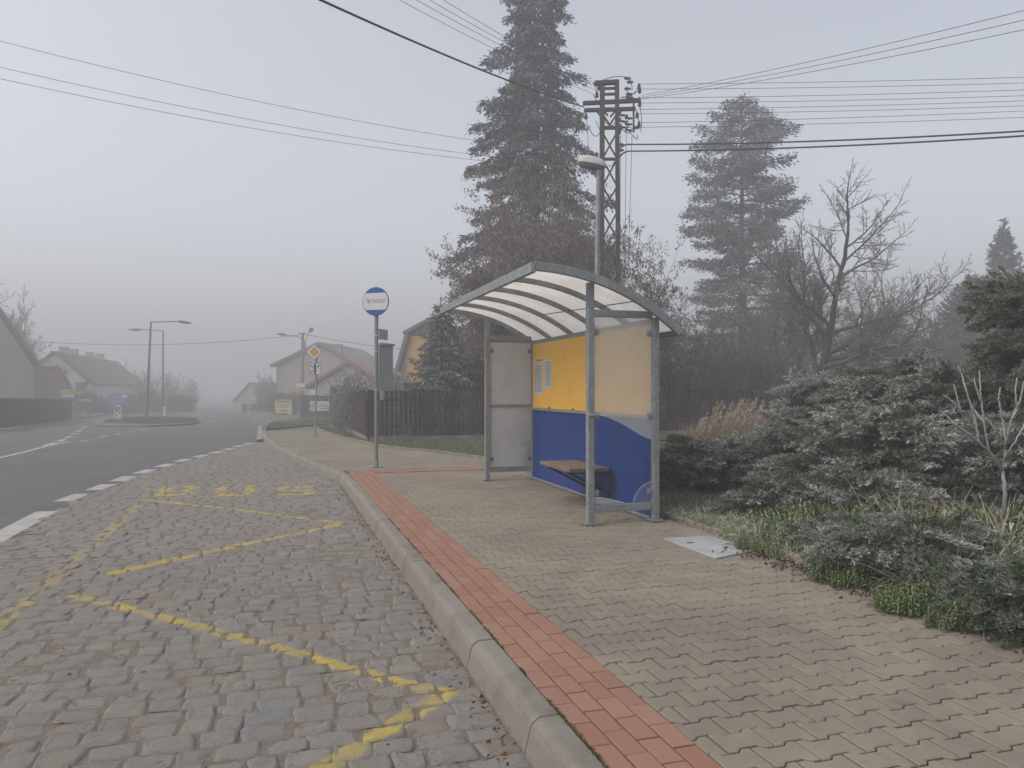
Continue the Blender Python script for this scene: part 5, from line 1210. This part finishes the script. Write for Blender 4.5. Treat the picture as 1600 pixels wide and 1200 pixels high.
juniper('frosted juniper straddling the middle of the green herbs', cw(1360, 7.4), .60, .45, .50, 460, 214, L=(.2, .38), frost=1.35, flat=.1)
juniper('mid juniper bank before the dark mound', cw(1385, 8.2), .95, .85, 1.0, 950, 207, L=(.2, .4), frost=1.3)
juniper('grey juniper bank at the right edge under the cloud shaped tree', cw(1610, 7.6), .9, .8, 1.1, 900, 208, L=(.2, .4), frost=1.3)
juniper('prostrate frosted juniper over the pavement edge below the sapling', cw(1425, 5.45), .52, .34, .36, 420, 209, L=(.24, .44), frost=1.25, flat=.05, fine=True)
juniper('prostrate juniper with white tipped sprays beside the concrete cover', cw(1310, 6.3), .34, .26, .24, 170, 210, L=(.2, .36), frost=1.1, flat=.1, fine=True)
juniper('nearest low juniper spilling over the paving at the right edge', cw(1625, 4.35), .36, .36, .30, 330, 211, L=(.22, .40), frost=.9, flat=.08, fine=True)
# cloud shaped juniper tree
def cloud_tree():
    b = cw(1668, 8.6); z0 = gf(b[1])+PV; t = thing('juniper_tree', 'cloud shaped old juniper with frosted pads reaching in from the right edge', 'juniper tree', (b[0], b[1], z0)); r = np.random.RandomState(77)
    st = Soup(7); B = np.array([b[0], b[1], z0]); s = Soup(8)
    pads = [((1604, 478, 8.5), .44, .20), ((1592, 456, 8.8), .34, .11), ((1615, 500, 8.3), .40, .13), ((1625, 548, 8.4), .58, .13), ((1600, 566, 8.6), .42, .12), ((1575, 596, 8.7), .50, .13), ((1610, 612, 8.3), .75, .18), ((1700, 480, 8.6), .7, .35), ((1710, 560, 8.4), .8, .35)]
    for (px, py, Z), rx, rz in pads:
        c = np.array(at(px, py, Z)); u = np.linspace(0, 1, 8)[:, None]; e = c-B
        st.tube(B+e*u+np.array([0, 0, .25])*np.sin(u*3.1), np.linspace(.07, .015, 8), 6)
        m = int(520*rx); a = r.rand(m)*6.283; el = np.arcsin(r.uniform(-.45, 1, m)); k = r.uniform(.5, 1, m)**.6
        dx, dy, dv = np.cos(a)*np.cos(el), np.sin(a)*np.cos(el), np.sin(el)
        wob = 1+.22*np.sin(a*3+px); P = c+np.stack([dx*rx*k*wob, dy*rx*k*wob, dv*rz*k*wob], 1)
        D = np.stack([dx, dy, dv*.5+.1], 1)+r.randn(m, 3)*.3; Rm = frames(D, r); S = r.uniform(.18, .36, m); fm = np.clip(.05+1.05*np.clip(dv, 0, 1)*r.uniform(.5, 1.3, m), 0, 1.1)
        P = P-unit(D)*.1
        for v in range(4): sel = np.arange(m) % 4 == v; s.inst(SPRAYS[v], P[sel], Rm[sel], S[sel], fm[sel])
    st.build('trunk', BARK, t); s.build('crown', JUN, t)
cloud_tree()
# bare sapling with frosted shoots
def sapling():
    b = cw(1570, 6.0); z0 = gf(b[1])+PV; t = thing('bare_sapling', 'bare frosted sapling with upright whippy shoots before the junipers', 'sapling', (b[0], b[1], z0)); s = Soup(9); r = np.random.RandomState(9)
    def ln(pp, r0, r1, f=.35):
        P = [np.array(at(x, y, 6.0+d)) for x, y, d in pp]; n = 10; u = np.linspace(0, len(P)-1, n*(len(P)-1)+1); Q = np.array([[np.interp(k, range(len(P)), [p[q] for p in P]) for q in range(3)] for k in u]); Q[1:-1] += r.randn(len(Q)-2, 3)*.0018
        s.tube(Q, np.linspace(r0, r1, len(Q)), 6, np.linspace(f*.5, 1, len(Q)))
    ln(((1568, 812, 0), (1570, 770, 0), (1566, 730, .02)), .018, .013, .0)
    ln(((1566, 735, 0), (1545, 705, 0), (1515, 680, -.05), (1490, 662, -.1), (1478, 648, -.1)), .016, .006)
    for q in (((1545, 705, 0), (1537, 660, 0), (1532, 610, 0), (1530, 578, .05)), ((1530, 692, 0), (1522, 650, .05), (1510, 610, .05), (1503, 585, .1), (1496, 572, .1)), ((1515, 680, 0), (1500, 640, -.1), (1490, 600, -.1)), ((1537, 660, 0), (1522, 640, .1), (1512, 622, .1)), ((1566, 735, 0), (1572, 690, .05), (1580, 655, 0), (1590, 640, 0)), ((1572, 690, 0), (1566, 655, .1), (1560, 625, .1), (1563, 605, .1)), ((1580, 655, 0), (1594, 625, .05), (1600, 596, .05)), ((1570, 700, 0), (1556, 672, -.1), (1538, 652, -.1)), ((1566, 720, 0), (1586, 690, -.1), (1602, 660, -.1)), ((1532, 625, 0), (1524, 602, 0), (1522, 590, 0)), ((1590, 640, 0), (1586, 612, 0), (1589, 590, 0)), ((1500, 640, -.1), (1486, 625, -.1), (1474, 618, -.1))): ln(q, .009, .004, .8)
    s.build('stem', TWIG, t)
sapling()

# --- herbs, grasses and litter
def herb(seed):
    s = Soup(seed); r = s.r; H = 1.
    for k in range(9):
        z = .14+.10*k; a = k*1.57+r.rand()*.6; L = .185*(1-k*.05)*r.uniform(.75, 1.3)
        for q in (0, 3.1416):
            d = np.array([[math.cos(a+q), math.sin(a+q), .15-.05*k]]); S = unit(np.array([[-math.sin(a+q), math.cos(a+q), r.uniform(-.3, .3)]]))
            p = np.array([[0, 0, z]])+d*.08; f = r.rand()*.8
            V0, D, L_, W_ = p[0], unit(d)[0], L, L*.62
            tip = V0+D*L_+np.array([0, 0, -.10]); m1 = V0+D*L_*.4+S[0]*W_/2+np.array([0, 0, .03]); m2 = V0+D*L_*.4-S[0]*W_/2+np.array([0, 0, .03]); m3 = V0+D*L_*.75+S[0]*W_*.32; m4 = V0+D*L_*.75-S[0]*W_*.32; mm = V0+D*L_*.55-np.array([0, 0, .035])
            s.raw([V0, m1, m3, mm, m2, m4, tip], [(0, 1, 2, 3), (0, 3, 5, 4), (3, 2, 6, 5)], fr=[.1*f, f, f, .2*f, f, f, f])
    s.tube(np.array([[0, 0, 0], [.02, .01, .5], [.0, .0, 1.]]), [.018, .015, .008], 3)
    return s.tpl()
HERBS = [herb(i) for i in range(4)]
def herb_patch(label, c, rx, ry, n, h, seed, fr=1.):
    r = np.random.RandomState(seed); z0 = gf(c[1])+PV; t = thing('herb_clump', label, 'herb clump', (c[0], c[1], z0)); s = Soup(seed)
    q = np.sqrt(r.rand(n)); a = r.rand(n)*6.283; x, y = c[0]+q*np.cos(a)*rx, c[1]+q*np.sin(a)*ry; P = np.stack([x, y, g(y)+PV+.0*x], 1)
    az = r.rand(n)*6.283; tl = r.randn(n, 2)*.16; Zx = unit(np.stack([tl[:, 0], tl[:, 1], np.ones(n)], 1)); X = unit(np.cross(np.stack([np.cos(az), np.sin(az), np.zeros(n)], 1), Zx)); Y = np.cross(Zx, X); Rm = np.stack([X, Y, Zx], -1); S = h*r.uniform(.55, 1.2, n)*(1-.4*q)
    for v in range(4): sel = np.arange(n) % 4 == v; s.inst(HERBS[v], P[sel], Rm[sel], S[sel], np.full(sel.sum(), fr)*r.uniform(.3, 1.2, sel.sum()))
    s.build('leaves', HERB, t)
for i, (lab, px, Z, rx, ry, n, h, fr) in enumerate((
    ('green leafy herbs at the corner of the concrete cover', 1225, 6.5, .38, .35, 120, .17, .5), ('bright green herb clump under the prostrate juniper sprays', 1325, 5.42, .24, .17, 90, .19, .3),
    ('yellowish green herbs in the middle of the planting', 1430, 7.0, .75, .6, 360, .34, .9), ('green herbs above the white tipped juniper', 1330, 6.9, .6, .5, 280, .30, .9),
    ('leafy herbs against the dark juniper foot', 1260, 7.3, .5, .45, 220, .30, 1.), ('dark green herbs hanging over the paving edge', 1425, 4.72, .22, .15, 75, .19, .35),
    ('frosted herb clump at the foot of the sapling', 1520, 6.2, .55, .4, 200, .40, 1.0), ('green herbs beneath the nearest juniper at the right edge', 1500, 4.40, .20, .13, 60, .17, .4), ('frosted herbs right of the sapling', 1610, 6.1, .45, .4, 170, .42, 1.3))):
    herb_patch(lab, cw(px, Z), rx*1.15, ry*1.15, int(n*1.9), h, 300+i, fr)
def grass(name, mat, regions, seed, W=.006, fr=(.1, .7), lean=.5, seg=4):
    r = np.random.RandomState(seed); s = Soup(seed)
    for c, rx, ry, n, L, dr in regions:
        q = np.sqrt(r.rand(n)); a = r.rand(n)*6.283; x, y = c[0]+q*np.cos(a)*rx, c[1]+q*np.sin(a)*ry; k = x > np.interp(y, [p[1] for p in EDGE], [p[0] for p in EDGE])-.02+.0*x; x, y = x[k], y[k]; m = len(x)
        P = np.stack([x, y, g(y)+PV+.01], 1); D = r.randn(m, 3)*lean; D[:, 2] = 1; f = r.rand(m)
        s.arcs(P, D, r.uniform(L*.45, L*1.15, m), W*r.uniform(.6, 1.4, m), dr*r.uniform(.3, 1.3, m), fr[0]*f, fr[1]*f, seg)
    o = s.build(name, mat); o['kind'] = 'stuff'; return o
R = lambda px, Z, rx, ry, n, L, dr: (cw(px, Z), rx, ry, n, L, dr)
grass('green_grass', LGR, [R(1060, 9.0, .8, .6, 6500, .20, .7), R(1110, 8.3, .8, .5, 3500, .18, .9)], 403, .0055, (.0, .75), .55)
grass('frosted_grass', GRS, [R(1085, 8.6, .75, .6, 2200, .20, .8), R(1150, 8.0, .8, .6, 4200, .22, .8), R(1220, 7.2, .7, .6, 3200, .26, .9), R(1330, 6.8, .9, .6, 1800, .34, .9), R(1450, 6.4, .8, .6, 1500, .40, .9), R(1560, 5.8, .7, .6, 1500, .42, .9), R(1520, 4.9, .6, .35, 1100, .34, .9), R(1600, 4.6, .6, .5, 1300, .36, .9), R(1400, 5.2, .6, .35, 600, .3, .9), R(1480, 4.5, .4, .25, 450, .3, .9), R(1230, 6.4, .4, .3, 900, .18, .8), R(1430, 4.9, .5, .3, 1100, .30, 1.), R(1540, 4.35, .45, .3, 1300, .36, 1.), R(1590, 4.1, .4, .3, 900, .34, 1.), R(1490, 4.9, .4, .3, 900, .5, .9), R(1350, 5.8, .5, .35, 1100, .28, .9), R(1565, 6.1, .45, .35, 1200, .5, .6), R(1480, 5.4, .6, .4, 1300, .42, .9)], 401, .006, (.1, 1.0), .55)
grass('dry_grass', STRAW, [R(1470, 6.0, .7, .5, 500, .55, .9), R(1550, 5.5, .6, .4, 500, .55, .9), R(1580, 4.8, .5, .4, 420, .42, .9), R(1180, 8.8, .6, .4, 900, .2, .8), R(1500, 4.7, .5, .25, 260, .36, 1.), R(1500, 6.3, .4, .3, 500, .62, .35), R(1560, 5.2, .45, .3, 500, .5, .9), R(1340, 6.4, .6, .4, 360, .45, .7), R(1545, 4.4, .45, .3, 520, .46, 1.), R(1500, 5.1, .4, .3, 420, .62, .8), R(1440, 5.6, .5, .3, 260, .62, .7), R(1380, 6.0, .5, .3, 260, .6, .6), R(1570, 6.0, .4, .3, 380, .62, .5), R(1420, 5.0, .4, .25, 220, .34, 1.)], 402, .0075, (.45, 1.1), .6)
grass('frosted_stems', STRAW, [R(1460, 5.9, .6, .4, 130, .85, .45), R(1540, 5.4, .5, .35, 150, .80, .6), R(1380, 6.6, .7, .5, 110, .75, .5), R(1500, 4.8, .5, .3, 130, .60, .95), R(1580, 4.5, .4, .3, 110, .55, 1.)], 404, .009, (.6, 1.3), .42, 6)
def reeds():
    b = cw(1120, 13.2); r = np.random.RandomState(33); t = thing('reed_grass', 'tall straw coloured feather grass before the picket fence right of the shelter', 'ornamental grass', (b[0], b[1], gf(b[1])+PV)); s = Soup(33)
    for px, Z, rx, ry, n, L in ((1135, 13.4, .9, .55, 3000, .82), (1165, 13.0, .5, .5, 1800, .92), (1080, 13.0, .75, .5, 2200, .50), (1045, 12.6, .45, .4, 1100, .42), (1110, 12.2, .8, .4, 1500, .48)):
        c = cw(px, Z); q = np.sqrt(r.rand(n)); a = r.rand(n)*6.283; x, y = c[0]+q*np.cos(a)*rx, c[1]+q*np.sin(a)*ry
        P = np.stack([x, y, g(y)+PV], 1); D = r.randn(n, 3)*.13; D[:, 2] = 1; D[:, 0] += .05; f = r.rand(n)
        s.arcs(P, D, r.uniform(L*.6, L*1.1, n), .007*r.uniform(.6, 1.4, n), .12*r.rand(n), .1*f, .55*f, 4)
    m = 130; c = cw(1148, 13.3); q = np.sqrt(r.rand(m)); a = r.rand(m)*6.283; x, y = c[0]+q*np.cos(a)*.85, c[1]+q*np.sin(a)*.5
    for i in range(m):
        h = r.uniform(.85, 1.22)*(.82 if x[i] < c[0]-.4 else 1); u = np.linspace(0, 1, 8)[:, None]; b0 = np.array([x[i], y[i], gf(y[i])+PV]); e = np.array([r.randn()*.05+.07, r.randn()*.04, h])
        pts = b0+e*u+np.array([.12, -.02, -.05])*u**5; s.tube(pts, np.linspace(.003, .002, 8), 3, np.linspace(.1, .6, 8))
        N = 26; tt = r.uniform(.74, 1., N); P = np.stack([np.interp(tt, u[:, 0], pts[:, k]) for k in range(3)], 1); D = r.randn(N, 3)*.35+np.array([.35, 0, .6]); s.blades(P, D, .06, .010, .4, .95)
    s.build('stalks', STRAW, t)
reeds()
# short verge grass
def turf(name, region, n, seed, L=(.03, .075), mat=LGR, off=PV+.01, w=.006, fr=.6):
    r = np.random.RandomState(seed); poly = np.array(region); lo, hi = poly.min(0), poly.max(0); P = lo+(hi-lo)*r.rand(n*4, 2); ins = np.zeros(len(P), bool); j = len(poly)-1
    for i in range(len(poly)):
        (xi, yi), (xj, yj) = poly[i], poly[j]; c = ((yi > P[:, 1]) != (yj > P[:, 1])) & (P[:, 0] < (xj-xi)*(P[:, 1]-yi)/(yj-yi+1e-9)+xi); ins ^= c; j = i
    P = P[ins][:n]; m = len(P); P3 = np.stack([P[:, 0], P[:, 1], g(P[:, 1])+off], 1); D = r.randn(m, 3)*.5; D[:, 2] = 1; f = r.rand(m)*fr; s = Soup(seed); s.blades(P3, D, r.uniform(L[0], L[1], m), w*r.uniform(.7, 1.5, m), f*.2, f, .35); o = s.build(name, mat); o['kind'] = 'stuff'
ed = [(x+.08, y) for x, y in EDGE]
fd = Vector((fb[0]-fa[0], fb[1]-fa[1], 0)).normalized()
turf('verge_grass_blades', [p for p in ed if p[1] > 10]+[(fa[0]-.1, fa[1]+8), (fa[0]-.05, fa[1]), (fa[0]+fd.x*9, fa[1]+fd.y*9-.1), (ed[2][0]+1, 11)], 26000, 501, w=.012, L=(.04, .10))
turf('corner_grass_blades', vg, 7000, 502, off=.11, w=.03, L=(.05, .12)); turf('island_grass_blades', GI, 6000, 503, off=.14, w=.035, L=(.05, .13), fr=.3)
# moss in the joint by the red bricks, fallen leaves and crumbs
def bits(name, mat, xs, n, size, seed, z, flat=.35):
    r = np.random.RandomState(seed); s = Soup(seed); P = xs(r, n); D = r.randn(n, 3); D[:, 2] *= flat; s.blades(P, D, size*r.uniform(.5, 1.4, n), size*r.uniform(.35, .8, n), 0, r.rand(n)*.3, .5); o = s.build(name, mat); o['kind'] = 'stuff'
LEAF = M('fallen_leaf', (.22, .095, .045), (.13, .065, .04), 8, .8, island=.6, frost=(.3, .2, .12)); MOSS = M('moss', (.06, .075, .02), (.04, .055, .018), 9, .95, island=.4, frost=(.10, .11, .04))
def gut(r, n):
    y = 2.0+11*r.rand(n)**1.3; x = np.interp(y, [p[1] for p in KERB], [p[0] for p in KERB])-.03-np.abs(r.randn(n))*.07; return np.stack([x, y, g(y)+.012+r.rand(n)*.02], 1)
bits('fallen_leaves', LEAF, gut, 620, .028, 601, 0)
def scat(r, n): y = 2+10*r.rand(n); return np.stack([-2.3+3.2*r.rand(n), y, g(y)+.024], 1)
bits('leaf_crumbs', LEAF, scat, 60, .03, 602, 0)
def edgl(r, n): y = 2.6+3.2*r.rand(n); return np.stack([3.84-np.abs(r.randn(n))*.12, y, g(y)+PV+.004+r.rand(n)*.015], 1)
bits('planting_litter', M('litter_brown', (.10, .06, .045), (.07, .045, .035), 9, .9, island=.5, frost=(.2, .17, .14)), edgl, 900, .035, 603, 0)
def mos(r, n): y = 2.2+6*r.rand(n)**1.2; k = np.sin(y*5)+np.sin(y*13) > -.2; y = y[k]; return np.stack([1.131+r.randn(len(y))*.006, y, g(y)+PV-.006+r.rand(len(y))*.008], 1)
def feet(r, n):
    k = r.randint(0, 4, n); x = np.array([3.0, 3.72, 3.0, 3.72])[k]+r.randn(n)*.06; y = np.array([7.1, 7.1, 11., 11.])[k]+r.randn(n)*.06; return np.stack([x, y, g(y)+PV+.002+r.rand(n)*.006], 1)
bits('post_dirt', MATS['litter_brown'], feet, 420, .016, 605, 0, .4)
r_ = np.random.RandomState(1); mm = mos(r_, 5200); bits('moss', MOSS, lambda r, n: mm[:n], len(mm), .011, 604, 0, .8)
# ------------------------------------------------------------------ the fog
def fog():
    m = bpy.data.materials.new('fog'); m.use_nodes = True; t = m.node_tree
    t.nodes.remove(t.nodes['Principled BSDF']); v = t.nodes.new('ShaderNodeVolumePrincipled')
    v.inputs['Color'].default_value = (.72, .725, .745, 1); v.inputs['Density'].default_value = FOG_DENSITY; v.inputs['Anisotropy'].default_value = 0.2
    t.links.new(v.outputs[0], t.nodes['Material Output'].inputs['Volume'])
    b = MB(); b.box((0, 50, 9.5), (900, 900, 29)); o = b.build('haze', m); o['kind'] = 'stuff'
fog()
